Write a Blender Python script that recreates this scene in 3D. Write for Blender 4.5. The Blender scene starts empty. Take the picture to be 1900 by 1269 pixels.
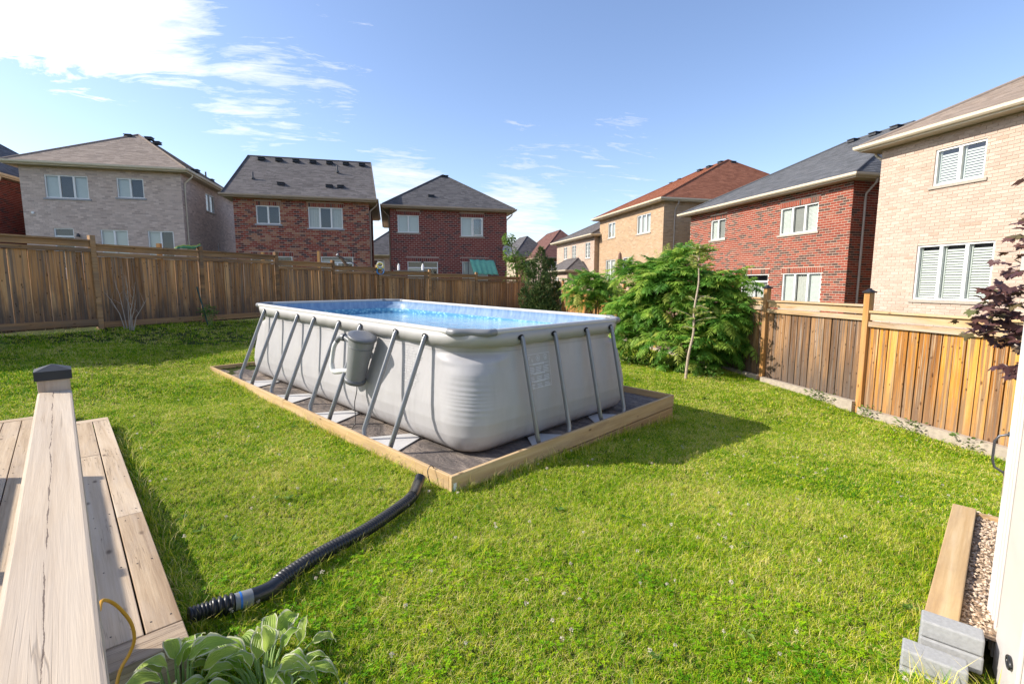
import bpy, bmesh, math, random
import numpy as np
from mathutils import Matrix, Vector

random.seed(7)
rng = np.random.default_rng(7)
sc = bpy.context.scene
COL = sc.collection
rad = math.radians

# ------------------------------------------------------------------ camera
cd = bpy.data.cameras.new('camera')
cam = bpy.data.objects.new('camera', cd)
COL.objects.link(cam)
cd.sensor_width = 36.0
cd.lens = 899 / 1900 * 36.0
cd.clip_start = 0.05
cd.clip_end = 3000
_p = math.atan((634.5 - 525.8) / 899)
_r = rad(0.12)
fw = Vector((0, math.cos(_p), -math.sin(_p)))
up0 = Vector((0, math.sin(_p), math.cos(_p)))
rt0 = Vector((1, 0, 0))
rt = rt0 * math.cos(_r) + up0 * math.sin(_r)
up = -rt0 * math.sin(_r) + up0 * math.cos(_r)
m = Matrix.Identity(4)
for i in range(3):
    m[i][0] = rt[i]; m[i][1] = up[i]; m[i][2] = -fw[i]
m[2][3] = 1.78
cam.matrix_world = m
sc.camera = cam

# ------------------------------------------------------------------ light
SUN_EL = rad(35.0)
SUN_DIR = Vector((-0.9985, -0.055, 0)) * math.cos(SUN_EL) + Vector((0, 0, math.sin(SUN_EL)))   # towards the sun
sd = bpy.data.lights.new('sun', 'SUN')
sd.energy = 4.25
sd.angle = rad(0.53)
sd.color = (1.0, 0.93, 0.83)
so = bpy.data.objects.new('sun', sd)
COL.objects.link(so)
so.rotation_euler = SUN_DIR.to_track_quat('Z', 'Y').to_euler()
so.location = (-30, 0, 30)

world = bpy.data.worlds.new('World')
sc.world = world
world.use_nodes = True
world.cycles.sampling_method = 'NONE'
SKY_STRENGTH = 0.15

sc.view_settings.view_transform = 'Standard'
sc.view_settings.look = 'None'
sc.view_settings.gamma = 1.0
sc.view_settings.exposure = 0.74
sc.view_settings.use_curve_mapping = False
sc.cycles.max_bounces = 6
sc.cycles.diffuse_bounces = 3
sc.cycles.glossy_bounces = 3
sc.cycles.transmission_bounces = 4
sc.cycles.caustics_reflective = False
sc.cycles.caustics_refractive = False
sc.cycles.transparent_max_bounces = 10
sc.cycles.use_denoising = True
sc.cycles.denoising_prefilter = 'ACCURATE'
sc.cycles.use_adaptive_sampling = True
sc.cycles.adaptive_threshold = 0.015
sc.cycles.adaptive_min_samples = 32


class NT:
    """small helper for node trees"""
    def __init__(s, tree):
        s.t = tree; s.n = tree.nodes; s.l = tree.links
    def new(s, typ, **kw):
        nd = s.n.new(typ)
        for k, v in kw.items():
            if k.startswith('i_'):
                nd.inputs[k[2:].replace('_', ' ')].default_value = v
            else:
                setattr(nd, k, v)
        return nd
    def val(s, sock, v):
        if hasattr(v, 'is_output'):
            s.l.new(v, sock)
        else:
            sock.default_value = v
    def math(s, op, a, b=0.0, c=None, clamp=False):
        nd = s.n.new('ShaderNodeMath'); nd.operation = op; nd.use_clamp = clamp
        s.val(nd.inputs[0], a); s.val(nd.inputs[1], b)
        if c is not None: s.val(nd.inputs[2], c)
        return nd.outputs[0]
    def mix(s, fac, a, b, blend='MIX'):
        nd = s.n.new('ShaderNodeMix'); nd.data_type = 'RGBA'; nd.blend_type = blend
        nd.clamp_factor = True
        s.val(nd.inputs[0], fac); s.val(nd.inputs[6], a); s.val(nd.inputs[7], b)
        return nd.outputs[2]
    def ramp(s, fac, stops, interp='LINEAR'):
        nd = s.n.new('ShaderNodeValToRGB'); cr = nd.color_ramp; cr.interpolation = interp
        while len(cr.elements) < len(stops): cr.elements.new(0.5)
        for e, (p, c) in zip(cr.elements, stops):
            e.position = p
            e.color = (c, c, c, 1) if isinstance(c, (int, float)) else (*c[:3], 1)
        s.val(nd.inputs[0], fac)
        return nd.outputs[0]
    def noise(s, vec, scale, detail=3, rough=0.55, dist=0.0, out=0):
        nd = s.n.new('ShaderNodeTexNoise')
        if vec is not None: s.l.new(vec, nd.inputs['Vector'])
        nd.inputs['Scale'].default_value = scale
        nd.inputs['Detail'].default_value = detail
        nd.inputs['Roughness'].default_value = rough
        nd.inputs['Distortion'].default_value = dist
        return nd.outputs[out]
    def mapping(s, vec, scale=(1, 1, 1), loc=(0, 0, 0), rot=(0, 0, 0)):
        nd = s.n.new('ShaderNodeMapping')
        s.l.new(vec, nd.inputs[0])
        s.val(nd.inputs['Scale'], scale); s.val(nd.inputs['Location'], loc); s.val(nd.inputs['Rotation'], rot)
        return nd.outputs[0]


# world: Nishita sky with procedural cirrus
wt = NT(world.node_tree)
for nd in list(wt.n): wt.n.remove(nd)
w_out = wt.new('ShaderNodeOutputWorld')
bg = wt.new('ShaderNodeBackground')
bg.inputs['Strength'].default_value = SKY_STRENGTH
sky = wt.new('ShaderNodeTexSky')
sky.sky_type = 'NISHITA'
sky.sun_disc = False
sky.sun_elevation = SUN_EL
sky.sun_rotation = math.atan2(SUN_DIR.x, SUN_DIR.y)
sky.altitude = 100
sky.air_density = 1.0
sky.dust_density = 0.7
sky.ozone_density = 3.0
tc = wt.new('ShaderNodeTexCoord')
sep = wt.new('ShaderNodeSeparateXYZ'); wt.l.new(tc.outputs['Generated'], sep.inputs[0])
zz = wt.math('ADD', wt.math('MAXIMUM', sep.outputs[2], 0.0), 0.16)
cx = wt.math('DIVIDE', sep.outputs[0], zz); cy = wt.math('DIVIDE', sep.outputs[1], zz)
cmb = wt.new('ShaderNodeCombineXYZ'); wt.l.new(cx, cmb.inputs[0]); wt.l.new(cy, cmb.inputs[1])
cpos = wt.mapping(cmb.outputs[0], scale=(1.0, 1.5, 1.0), loc=(0.3, 0.0, 0.0), rot=(0, 0, rad(-24)))
n_big = wt.noise(cpos, 0.9, 2, 0.5, 0.4)
n_str = wt.noise(wt.mapping(cpos, scale=(1.3, 2.5, 1.0), rot=(0, 0, 0.45)), 1.9, 8, 0.66, 1.1)
n_fin = wt.noise(wt.mapping(cpos, scale=(1.6, 3.2, 1.0), rot=(0, 0, 0.3)), 6.5, 5, 0.66, 0.6)

def blob(d, r0, r1):
    v = Vector(d).normalized()
    nd = wt.new('ShaderNodeVectorMath', operation='DOT_PRODUCT')
    wt.l.new(tc.outputs['Generated'], nd.inputs[0]); nd.inputs[1].default_value = v
    mr = wt.new('ShaderNodeMapRange'); mr.interpolation_type = 'SMOOTHSTEP'
    wt.l.new(nd.outputs['Value'], mr.inputs[0])
    mr.inputs[1].default_value = math.cos(rad(r1)); mr.inputs[2].default_value = math.cos(rad(r0))
    return mr.outputs[0]


def sstep(v, a_, b_):
    mr = wt.new('ShaderNodeMapRange'); mr.interpolation_type = 'SMOOTHSTEP'
    wt.l.new(v, mr.inputs[0]); mr.inputs[1].default_value = a_; mr.inputs[2].default_value = b_
    return mr.outputs[0]
azim = wt.math('DIVIDE', sep.outputs[0], wt.math('ADD', wt.math('MAXIMUM', sep.outputs[1], 0.0), 0.05))
bank = wt.math('MULTIPLY', wt.math('MULTIPLY', sstep(wt.math('ADD', azim, wt.math('MULTIPLY', wt.math('SUBTRACT', n_big, 0.5), 0.5)), -0.36, -0.78), sstep(wt.math('ADD', sep.outputs[2], wt.math('MULTIPLY', wt.math('SUBTRACT', n_str, 0.5), 0.10)), 0.24, 0.33)), sstep(sep.outputs[2], 0.85, 0.55))
left_mass = wt.math('MAXIMUM', bank, wt.math('MAXIMUM', wt.math('MULTIPLY', blob((-0.42, 0.845, 0.305), 1, 9), 0.60), wt.math('MULTIPLY', blob((-0.33, 0.88, 0.315), 1, 7), 0.55)))
wisp_a = wt.math('MULTIPLY', blob((-0.33, 0.86, 0.39), 3, 12), 0.44)
wisp_b = wt.math('MULTIPLY', wt.math('MAXIMUM', blob((0.05, 0.965, 0.245), 2, 10), blob((0.2, 0.95, 0.225), 2, 9)), 0.47)
low_bank = wt.math('MULTIPLY', wt.math('MAXIMUM', blob((-0.22, 0.963, 0.14), 3, 10), blob((0.0, 0.99, 0.12), 2, 9)), 0.68)
elsewhere = wt.math('MULTIPLY', wt.math('MULTIPLY', wt.ramp(n_big, [(0.52, 0.0), (0.72, 1.0)]), wt.ramp(sep.outputs[1], [(0.0, 1.0), (0.5, 0.25)])), 0.55)
amount = wt.math('MAXIMUM', wt.math('MAXIMUM', left_mass, wisp_a), wt.math('MAXIMUM', wt.math('MAXIMUM', wisp_b, low_bank), elsewhere))
tex = wt.math('ADD', wt.math('MULTIPLY', n_str, 0.72), wt.math('MULTIPLY', n_fin, 0.28))
cl = wt.math('ADD', wt.math('MULTIPLY', amount, 0.74), wt.math('SUBTRACT', tex, 0.88))
dens = wt.math('MULTIPLY', cl, 2.9, clamp=True)
dens = wt.math('POWER', dens, 0.8)
lit = wt.math('ADD', 4.7, wt.math('MULTIPLY', blob((-0.80, 0.35, 0.5), 10, 60), 1.6))
ccol = wt.new('ShaderNodeCombineXYZ')
wt.l.new(lit, ccol.inputs[0]); wt.l.new(wt.math('MULTIPLY', lit, 0.985), ccol.inputs[1]); wt.l.new(wt.math('MULTIPLY', lit, 0.97), ccol.inputs[2])
mx = wt.new('ShaderNodeMix'); mx.data_type = 'RGBA'
wt.l.new(dens, mx.inputs[0]); wt.l.new(wt.mix(1.0, sky.outputs[0], (1.05, 0.97, 0.99, 1), 'MULTIPLY'), mx.inputs[6]); wt.l.new(ccol.outputs[0], mx.inputs[7])
wt.l.new(mx.outputs[2], bg.inputs['Color'])
wt.l.new(bg.outputs[0], w_out.inputs[0])

# ------------------------------------------------------------------ object helpers
def thing(name, label, cat, loc=(0, 0, 0), group=None, kind=None, rotm=None):
    o = bpy.data.objects.new(name, None)
    o.empty_display_size = 0.2
    COL.objects.link(o)
    M = Matrix.Translation(Vector(loc))
    if rotm is not None: M = M @ rotm.to_4x4()
    o.matrix_world = M
    o['_inv'] = 0
    del o['_inv']
    tag(o, label, cat, group, kind)
    INV[o.name] = M.inverted()
    return o

INV = {}

def tag(o, label=None, cat=None, group=None, kind=None):
    if label: o['label'] = label
    if cat: o['category'] = cat
    if group: o['group'] = group
    if kind: o['kind'] = kind
    return o

def link(name, me, mat=None, parent=None, local=False, loc=None, rot=None):
    o = bpy.data.objects.new(name, me)
    COL.objects.link(o)
    if mat is not None and len(me.materials) == 0:
        for mm in (mat if isinstance(mat, (list, tuple)) else [mat]): me.materials.append(mm)
    if loc is not None: o.location = loc
    if rot is not None: o.rotation_euler = rot
    if parent is not None:
        o.parent = parent
        if not local and parent.name in INV: o.matrix_parent_inverse = INV[parent.name]
    return o

class MB:
    """collects faces; build() turns them into one mesh object"""
    def __init__(s):
        s.v = []; s.f = []; s.r = []; s.mi = []; s.sm = []
    def add(s, vs, fs, rnd=0.0, mi=0, smooth=False):
        b = len(s.v); s.v.extend(vs)
        for f in fs:
            s.f.append(tuple(b + i for i in f)); s.r.append(rnd); s.mi.append(mi); s.sm.append(smooth)
    def box(s, lo, hi, M=None, rnd=0.0, mi=0):
        x0, y0, z0 = lo; x1, y1, z1 = hi
        vs = [(x0,y0,z0),(x1,y0,z0),(x1,y1,z0),(x0,y1,z0),(x0,y0,z1),(x1,y0,z1),(x1,y1,z1),(x0,y1,z1)]
        if M is not None: vs = [tuple(M @ Vector(p)) for p in vs]
        s.add(vs, [(0,3,2,1),(4,5,6,7),(0,1,5,4),(1,2,6,5),(2,3,7,6),(3,0,4,7)], rnd, mi)
    def tube(s, pts, r, n=8, caps=True, rnd=0.0, mi=0, flat=1.0, up=None):
        pts = [Vector(p) for p in pts]
        if not isinstance(r, (list, tuple)): r = [r] * len(pts)
        vs = []; prev = None
        for i, p in enumerate(pts):
            t = (pts[min(i+1, len(pts)-1)] - pts[max(i-1, 0)])
            t = t.normalized() if t.length > 1e-9 else Vector((0, 0, 1))
            if prev is None:
                a = Vector(up) if up is not None else (Vector((0,0,1)) if abs(t.z) < 0.9 else Vector((1,0,0)))
            else: a = prev
            a = (a - t * a.dot(t)); a = a.normalized() if a.length > 1e-6 else t.orthogonal().normalized()
            b = t.cross(a); prev = a
            for k in range(n):
                an = 2 * math.pi * k / n
                vs.append(tuple(p + a * (math.cos(an) * r[i]) + b * (math.sin(an) * r[i] * flat)))
        fs = []
        for i in range(len(pts) - 1):
            for k in range(n):
                fs.append((i*n+k, i*n+(k+1) % n, (i+1)*n+(k+1) % n, (i+1)*n+k))
        s.add(vs, fs, rnd, mi, True)
        if caps:
            s.add(vs[:n], [tuple(range(n))[::-1]], rnd, mi); s.add(vs[-n:], [tuple(range(n))], rnd, mi)
    def mesh(s, name='mesh', rnd=True):
        me = bpy.data.meshes.new(name)
        me.from_pydata([tuple(p) for p in s.v], [], s.f)
        me.polygons.foreach_set('material_index', s.mi)
        me.polygons.foreach_set('use_smooth', s.sm)
        if rnd:
            at = me.attributes.new('rnd', 'FLOAT', 'FACE'); at.data.foreach_set('value', s.r)
        me.update()
        return me
    def build(s, name, mat, parent=None, local=False, rnd=True, loc=None, rot=None):
        return link(name, s.mesh(name, rnd), mat, parent, local, loc, rot)

def bevel(o, w=0.004, seg=2):
    md = o.modifiers.new('bevel', 'BEVEL'); md.width = w; md.segments = seg; md.limit_method = 'ANGLE'
    return o

# ------------------------------------------------------------------ materials
def newmat(name):
    mt = bpy.data.materials.new(name); mt.use_nodes = True
    t = NT(mt.node_tree)
    for nd in list(t.n): t.n.remove(nd)
    out = t.new('ShaderNodeOutputMaterial')
    return mt, t, out

def principled(t, out, color, rough=0.6, spec=0.4, bump=None, bstr=0.3, bdist=0.01, metal=0.0):
    p = t.new('ShaderNodeBsdfPrincipled')
    t.val(p.inputs['Base Color'], color if hasattr(color, 'is_output') else (*color, 1))
    t.val(p.inputs['Roughness'], rough)
    p.inputs['Specular IOR Level'].default_value = spec
    p.inputs['Metallic'].default_value = metal
    if bump is not None:
        b = t.new('ShaderNodeBump'); b.inputs['Strength'].default_value = bstr; b.inputs['Distance'].default_value = bdist
        t.l.new(bump, b.inputs['Height']); t.l.new(b.outputs[0], p.inputs['Normal'])
    t.l.new(p.outputs[0], out.inputs[0])
    return p

def plain(name, color, rough=0.6, spec=0.4, var=0.12, scale=6.0, bump=0.1, metal=0.0, bscale=60.0):
    mt, t, out = newmat(name)
    co = t.new('ShaderNodeTexCoord').outputs['Object']
    n = t.noise(co, scale, 5, 0.6)
    dark = tuple(c * (1 - var) for c in color); lite = tuple(min(1, c * (1 + var)) for c in color)
    col = t.ramp(n, [(0.3, dark), (0.7, lite)])
    nb = t.noise(co, bscale, 3)
    rg = t.math('ADD', rough - 0.06, t.math('MULTIPLY', n, 0.12))
    principled(t, out, col, rg, spec, nb, bump, 0.004, metal)
    return mt

def wood(name, tones, grain_axis=2, knots=True, stain=None, rough=0.75, scale=1.0, stain_top=None, bump=0.35, streak=1.0, crack=0.0, split=None, spread=0.22, stripe=None):
    """weathered softwood; grain runs along the object's own axis; each object gets its own tone and offset"""
    mt, t, out = newmat(name)
    oi = t.new('ShaderNodeObjectInfo')
    co = t.new('ShaderNodeTexCoord').outputs['Object']
    off = t.new('ShaderNodeVectorMath', operation='SCALE'); off.inputs[0].default_value = (37.0, 53.0, 71.0)
    t.l.new(oi.outputs['Random'], off.inputs['Scale'])
    ad = t.new('ShaderNodeVectorMath', operation='ADD'); t.l.new(co, ad.inputs[0]); t.l.new(off.outputs[0], ad.inputs[1])
    sc3 = [9.0 * scale] * 3; sc3[grain_axis] = 0.55 * scale
    g1 = t.noise(t.mapping(ad.outputs[0], scale=tuple(sc3)), 1.0, 6, 0.62, 0.9)
    sc4 = [70.0 * scale] * 3; sc4[grain_axis] = 2.2 * scale
    g2 = t.noise(t.mapping(ad.outputs[0], scale=tuple(sc4)), 1.0, 4, 0.7, 0.3)
    g = t.math('ADD', t.math('MULTIPLY', g1, 0.72), t.math('MULTIPLY', g2, 0.28))
    g = t.math('ADD', g, t.math('MULTIPLY', t.math('SUBTRACT', oi.outputs['Random'], 0.5), spread))
    col = t.ramp(g, [(0.28, tones[0]), (0.45, tones[1]), (0.58, tones[2]), (0.74, tones[3])])
    bumpv = g2
    if stain is not None:
        s1 = t.noise(t.mapping(ad.outputs[0], scale=tuple(4.5 if i != grain_axis else 0.9 for i in range(3))), 1.0, 5, 0.65, 0.5)
        sv = t.ramp(s1, [(0.45, 0.0), (0.66, 1.0)])
        if stain_top is not None:      # rain splash: weathering is stronger low on the board
            sp = t.new('ShaderNodeSeparateXYZ'); t.l.new(co, sp.inputs[0])
            h = t.new('ShaderNodeMapRange'); t.l.new(sp.outputs[2], h.inputs[0])
            h.inputs[1].default_value = stain_top[0]; h.inputs[2].default_value = stain_top[1]
            h.inputs[3].default_value = 1.0; h.inputs[4].default_value = 0.25
            sv = t.math('MULTIPLY', sv, h.outputs[0])
        col = t.mix(t.math('MULTIPLY', sv, 0.8 * streak), col, (*stain, 1))
    if stripe is not None:       # boards weather in lengthwise stripes, greyer and darker towards the ground
        ss = [26.0] * 3; ss[grain_axis] = 0.5
        s2 = t.noise(t.mapping(ad.outputs[0], scale=tuple(ss), loc=(5, 9, 2)), 1.0, 3, 0.55, 0.35)
        s3 = t.noise(t.mapping(ad.outputs[0], scale=tuple(1.8 * q for q in ss), loc=(1, 4, 7)), 1.0, 3, 0.55, 0.35)
        col = t.mix(t.math('MULTIPLY', t.ramp(s2, [(0.50, 0.0), (0.57, 1.0)]), stripe[2]), col, (*stripe[0], 1))
        col = t.mix(t.math('MULTIPLY', t.ramp(s3, [(0.56, 0.0), (0.64, 1.0)]), stripe[3]), col, (*stripe[1], 1))
        sp5 = t.new('ShaderNodeSeparateXYZ'); t.l.new(co, sp5.inputs[0])
        mo = t.noise(t.mapping(ad.outputs[0], scale=(9, 9, 2.2)), 1.0, 5, 0.65)
        low = t.new('ShaderNodeMapRange'); t.l.new(t.math('ADD', sp5.outputs[2], t.math('MULTIPLY', t.math('SUBTRACT', mo, 0.5), 1.6)), low.inputs[0])
        low.inputs[1].default_value = 0.95; low.inputs[2].default_value = 0.05
        col = t.mix(t.math('MULTIPLY', low.outputs[0], stripe[4]), col, (*stripe[5], 1))
        kv = t.new('ShaderNodeTexVoronoi'); t.l.new(t.mapping(ad.outputs[0], scale=(11, 11, 6.5), loc=(2, 2, 2)), kv.inputs['Vector']); kv.inputs['Scale'].default_value = 1.0
        col = t.mix(t.math('MULTIPLY', t.ramp(kv.outputs['Distance'], [(0.09, 1.0), (0.16, 0.0)]), 0.75), col, (tones[0][0] * .3, tones[0][1] * .28, tones[0][2] * .28, 1))
    if knots:
        ks = [7.0] * 3; ks[grain_axis] = 3.0
        vo = t.new('ShaderNodeTexVoronoi'); t.l.new(t.mapping(ad.outputs[0], scale=tuple(ks)), vo.inputs['Vector']); vo.inputs['Scale'].default_value = 1.0
        kn = t.ramp(vo.outputs['Distance'], [(0.05, 1.0), (0.13, 0.0)])
        col = t.mix(t.math('MULTIPLY', kn, 0.8), col, (tones[0][0] * 0.35, tones[0][1] * 0.3, tones[0][2] * 0.3, 1))
    if crack > 0:
        cs = [34.0] * 3; cs[grain_axis] = 0.8
        cn = t.noise(t.mapping(ad.outputs[0], scale=tuple(cs)), 1.0, 3, 0.5, 0.8)
        cr = t.ramp(cn, [(0.488, 0.0), (0.498, 1.0), (0.502, 1.0), (0.512, 0.0)])
        ck = t.noise(ad.outputs[0], 1.6, 2)
        cr = t.math('MULTIPLY', cr, t.ramp(ck, [(0.50, 0.0), (0.60, 1.0)]))
        col = t.mix(t.math('MULTIPLY', cr, crack), col, (tones[0][0] * .45, tones[0][1] * .42, tones[0][2] * .40, 1))
        bumpv = t.math('SUBTRACT', g2, cr)
    if split is not None:        # one long drying crack wandering along the board
        sp = t.new('ShaderNodeSeparateXYZ'); t.l.new(co, sp.inputs[0])
        wob = t.noise(t.mapping(co, scale=(1, 0, 0)), 4.0, 8, 0.62)
        y0 = t.math('ADD', split, t.math('MULTIPLY', t.math('SUBTRACT', wob, 0.5), 0.022))
        dist = t.math('ABSOLUTE', t.math('SUBTRACT', sp.outputs[1], y0))
        wid = t.math('MULTIPLY', t.ramp(t.noise(t.mapping(co, scale=(1, 0, 0), loc=(3, 1, 0)), 9.0, 6, 0.7), [(0.42, 0.0), (0.68, 1.0)]), 0.0021)
        ck2 = t.math('LESS_THAN', dist, wid)
        col = t.mix(t.math('MULTIPLY', ck2, 0.85), col, (0.10, 0.07, 0.055, 1))
        bumpv = t.math('SUBTRACT', bumpv, t.math('MULTIPLY', ck2, 2.0))
    principled(t, out, col, rough, 0.25, bumpv, bump, 0.006)
    return mt

M_fence = wood('fence_wood_brown', [(0.17, 0.075, 0.028), (0.38, 0.185, 0.07), (0.53, 0.27, 0.11), (0.63, 0.37, 0.17)], 2, spread=.30, stripe=((0.17, 0.125, 0.095), (0.36, 0.27, 0.195), .8, .6, .85, (0.075, 0.058, 0.048)))
M_frail = wood('fence_rail_brown', [(0.14, 0.078, 0.04), (0.29, 0.16, 0.075), (0.42, 0.24, 0.11), (0.52, 0.32, 0.17)], 0, stain=(0.15, 0.12, 0.095), streak=0.7)
M_cedar = wood('fence_wood_cedar', [(0.17, 0.065, 0.018), (0.42, 0.175, 0.03), (0.60, 0.265, 0.04), (0.66, 0.37, 0.10)], 2, spread=.30, stripe=((0.17, 0.115, 0.08), (0.58, 0.43, 0.27), .72, .5, .55, (0.22, 0.15, 0.10)))
M_cedar_grey = wood('fence_wood_cedar_grey', [(0.09, 0.05, 0.028), (0.20, 0.105, 0.05), (0.31, 0.165, 0.07), (0.40, 0.24, 0.12)], 2, spread=.30, stripe=((0.13, 0.10, 0.082), (0.42, 0.35, 0.29), .8, .5, .75, (0.10, 0.08, 0.068)))
M_crail = wood('fence_rail_cedar', [(0.22, 0.13, 0.07), (0.44, 0.29, 0.15), (0.56, 0.38, 0.20), (0.62, 0.47, 0.30)], 0, stain=(0.45, 0.39, 0.33), streak=0.9)
M_cpost = wood('fence_post_cedar', [(0.20, 0.09, 0.03), (0.45, 0.22, 0.07), (0.56, 0.30, 0.10), (0.62, 0.38, 0.16)], 2, stain=(0.30, 0.21, 0.13), streak=0.6)
M_pine = wood('new_pine', [(0.36, 0.22, 0.10), (0.50, 0.33, 0.16), (0.58, 0.41, 0.22), (0.65, 0.49, 0.30)], 0, stain=(0.34, 0.23, 0.14), streak=0.7, rough=0.65, bump=0.2)
M_deck = wood('deck_wood', [(0.26, 0.175, 0.105), (0.44, 0.325, 0.21), (0.53, 0.41, 0.28), (0.60, 0.49, 0.36)], 0, stain=(0.40, 0.325, 0.26), streak=0.6, rough=0.7, crack=0.7)
M_rail = wood('rail_wood', [(0.34, 0.25, 0.17), (0.48, 0.385, 0.285), (0.55, 0.455, 0.345), (0.60, 0.51, 0.405)], 0, stain=(0.44, 0.375, 0.31), streak=0.7, rough=0.72, crack=0.4, split=0.004, bump=0.2)
M_railpost = wood('rail_post_wood', [(0.30, 0.22, 0.15), (0.48, 0.36, 0.26), (0.56, 0.44, 0.33), (0.62, 0.52, 0.42)], 2, rough=0.7, crack=0.8)
M_blackcap = plain('black_cap', (0.02, 0.021, 0.024), 0.42, 0.5)
M_bronze = plain('bronze_cap', (0.045, 0.038, 0.034), 0.42, 0.5)
M_white = plain('white_vinyl', (0.80, 0.80, 0.79), 0.4, 0.45, 0.03)
M_trimcream = plain('cream_aluminium', (0.66, 0.57, 0.43), 0.45, 0.4, 0.04)
M_trimtan = plain('tan_aluminium', (0.40, 0.31, 0.235), 0.45, 0.4, 0.05)
M_soffit = plain('cream_soffit', (0.52, 0.44, 0.33), 0.6, 0.3, 0.04)
M_spout = plain('taupe_downspout', (0.42, 0.36, 0.32), 0.4, 0.4, 0.04)
M_stone = plain('sill_stone', (0.42, 0.37, 0.31), 0.85, 0.2, 0.12, 20)
M_stonegrey = plain('sill_stone_grey', (0.36, 0.36, 0.38), 0.85, 0.2, 0.12, 20)
M_vent = plain('black_roof_vent', (0.018, 0.019, 0.022), 0.45, 0.5)
M_pipegrey = plain('vent_pipe', (0.10, 0.10, 0.11), 0.5, 0.4)
M_conc = plain('concrete_curb', (0.40, 0.34, 0.275), 0.9, 0.15, 0.16, 14, 0.4)
M_paver = plain('grey_paver', (0.33, 0.335, 0.34), 0.92, 0.15, 0.12, 60, 0.25, bscale=180)
M_black = plain('black_plastic', (0.022, 0.022, 0.023), 0.30, 0.5, 0.2)
M_metal = plain('grey_metal', (0.30, 0.31, 0.33), 0.33, 0.5, 0.05, metal=0.7)
M_darkmetal = plain('dark_metal', (0.09, 0.09, 0.10), 0.35, 0.5, 0.05, metal=0.6)
M_yellow = plain('orange_cord', (0.62, 0.31, 0.03), 0.45, 0.4)
M_blue = plain('blue_print', (0.03, 0.17, 0.55), 0.5, 0.4)
M_clear = plain('pale_tape', (0.22, 0.23, 0.235), 0.4, 0.4)
M_cloth = plain('green_cloth', (0.16, 0.42, 0.32), 0.8, 0.1)
M_bark = plain('bark', (0.14, 0.10, 0.07), 0.9, 0.1, 0.3, 25, 0.7)
M_palebark = plain('pale_bark', (0.42, 0.34, 0.26), 0.9, 0.1, 0.25, 25, 0.5)
M_twig = plain('dead_twig', (0.40, 0.34, 0.29), 0.9, 0.1, 0.2)

def brick_mat(name, stops, tex=0.16, rough=0.88, objrand=False):
    mt, t, out = newmat(name)
    if objrand:
        r = t.new('ShaderNodeObjectInfo').outputs['Random']
    else:
        a = t.new('ShaderNodeAttribute'); a.attribute_name = 'rnd'; r = a.outputs['Fac']
    col = t.ramp(r, stops)
    pos = t.new('ShaderNodeNewGeometry').outputs['Position']
    n = t.noise(pos, 45, 3, 0.7); n2 = t.noise(pos, 0.7, 3)
    sh = t.math('ADD', t.math('MULTIPLY', n, tex * 2), t.math('ADD', 0.93 - tex, t.math('MULTIPLY', n2, 0.14)))
    vm = t.new('ShaderNodeVectorMath', operation='SCALE'); t.l.new(col, vm.inputs[0]); t.l.new(sh, vm.inputs['Scale'])
    principled(t, out, vm.outputs[0], rough, 0.15, n, 0.5, 0.006)
    return mt

def mortar(name, c):
    return plain(name, c, 0.95, 0.1, 0.08, 3, 0.4)

B_red = [(0.0, (0.30, 0.075, 0.045)), (0.40, (0.27, 0.062, 0.038)), (0.62, (0.24, 0.055, 0.036)), (0.66, (0.095, 0.052, 0.042)), (0.86, (0.12, 0.065, 0.052)), (1.0, (0.34, 0.11, 0.07))]
B_mix = [(0.0, (0.30, 0.085, 0.055)), (0.35, (0.25, 0.06, 0.045)), (0.55, (0.37, 0.17, 0.10)), (0.75, (0.40, 0.22, 0.14)), (0.82, (0.085, 0.06, 0.06)), (1.0, (0.16, 0.06, 0.05))]
B_dark = [(0.0, (0.23, 0.055, 0.048)), (0.5, (0.19, 0.045, 0.04)), (0.75, (0.26, 0.075, 0.06)), (0.85, (0.085, 0.045, 0.05)), (1.0, (0.12, 0.045, 0.045))]
B_taupe = [(0.0, (0.53, 0.415, 0.36)), (0.35, (0.62, 0.495, 0.43)), (0.6, (0.44, 0.345, 0.305)), (0.8, (0.70, 0.57, 0.50)), (1.0, (0.55, 0.44, 0.385))]
B_beige = [(0.0, (0.50, 0.385, 0.31)), (0.3, (0.54, 0.42, 0.345)), (0.6, (0.46, 0.345, 0.275)), (0.85, (0.57, 0.46, 0.38)), (1.0, (0.43, 0.315, 0.24))]
B_tan = [(0.0, (0.47, 0.32, 0.195)), (0.4, (0.52, 0.365, 0.23)), (0.7, (0.40, 0.275, 0.175)), (1.0, (0.56, 0.41, 0.275))]
M_bred, M_bred_o = brick_mat('brick_red', B_red), brick_mat('brick_red_single', B_red, objrand=True)
M_bmix, M_bdark = brick_mat('brick_mixed', B_mix), brick_mat('brick_dark_red', B_dark)
M_btaupe, M_bbeige, M_bbeige_o = brick_mat('brick_taupe', B_taupe), brick_mat('brick_beige', B_beige), brick_mat('brick_beige_single', B_beige, objrand=True)
M_btan = brick_mat('brick_tan', B_tan)
M_mwhite = mortar('mortar_pale', (0.56, 0.45, 0.36)); M_mtaupe = mortar('mortar_taupe', (0.60, 0.49, 0.43))
M_mbeige = mortar('mortar_beige', (0.53, 0.425, 0.345)); M_mdull = mortar('mortar_dull', (0.40, 0.31, 0.265)); M_mgrey = mortar('mortar_grey', (0.40, 0.31, 0.28))

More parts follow.
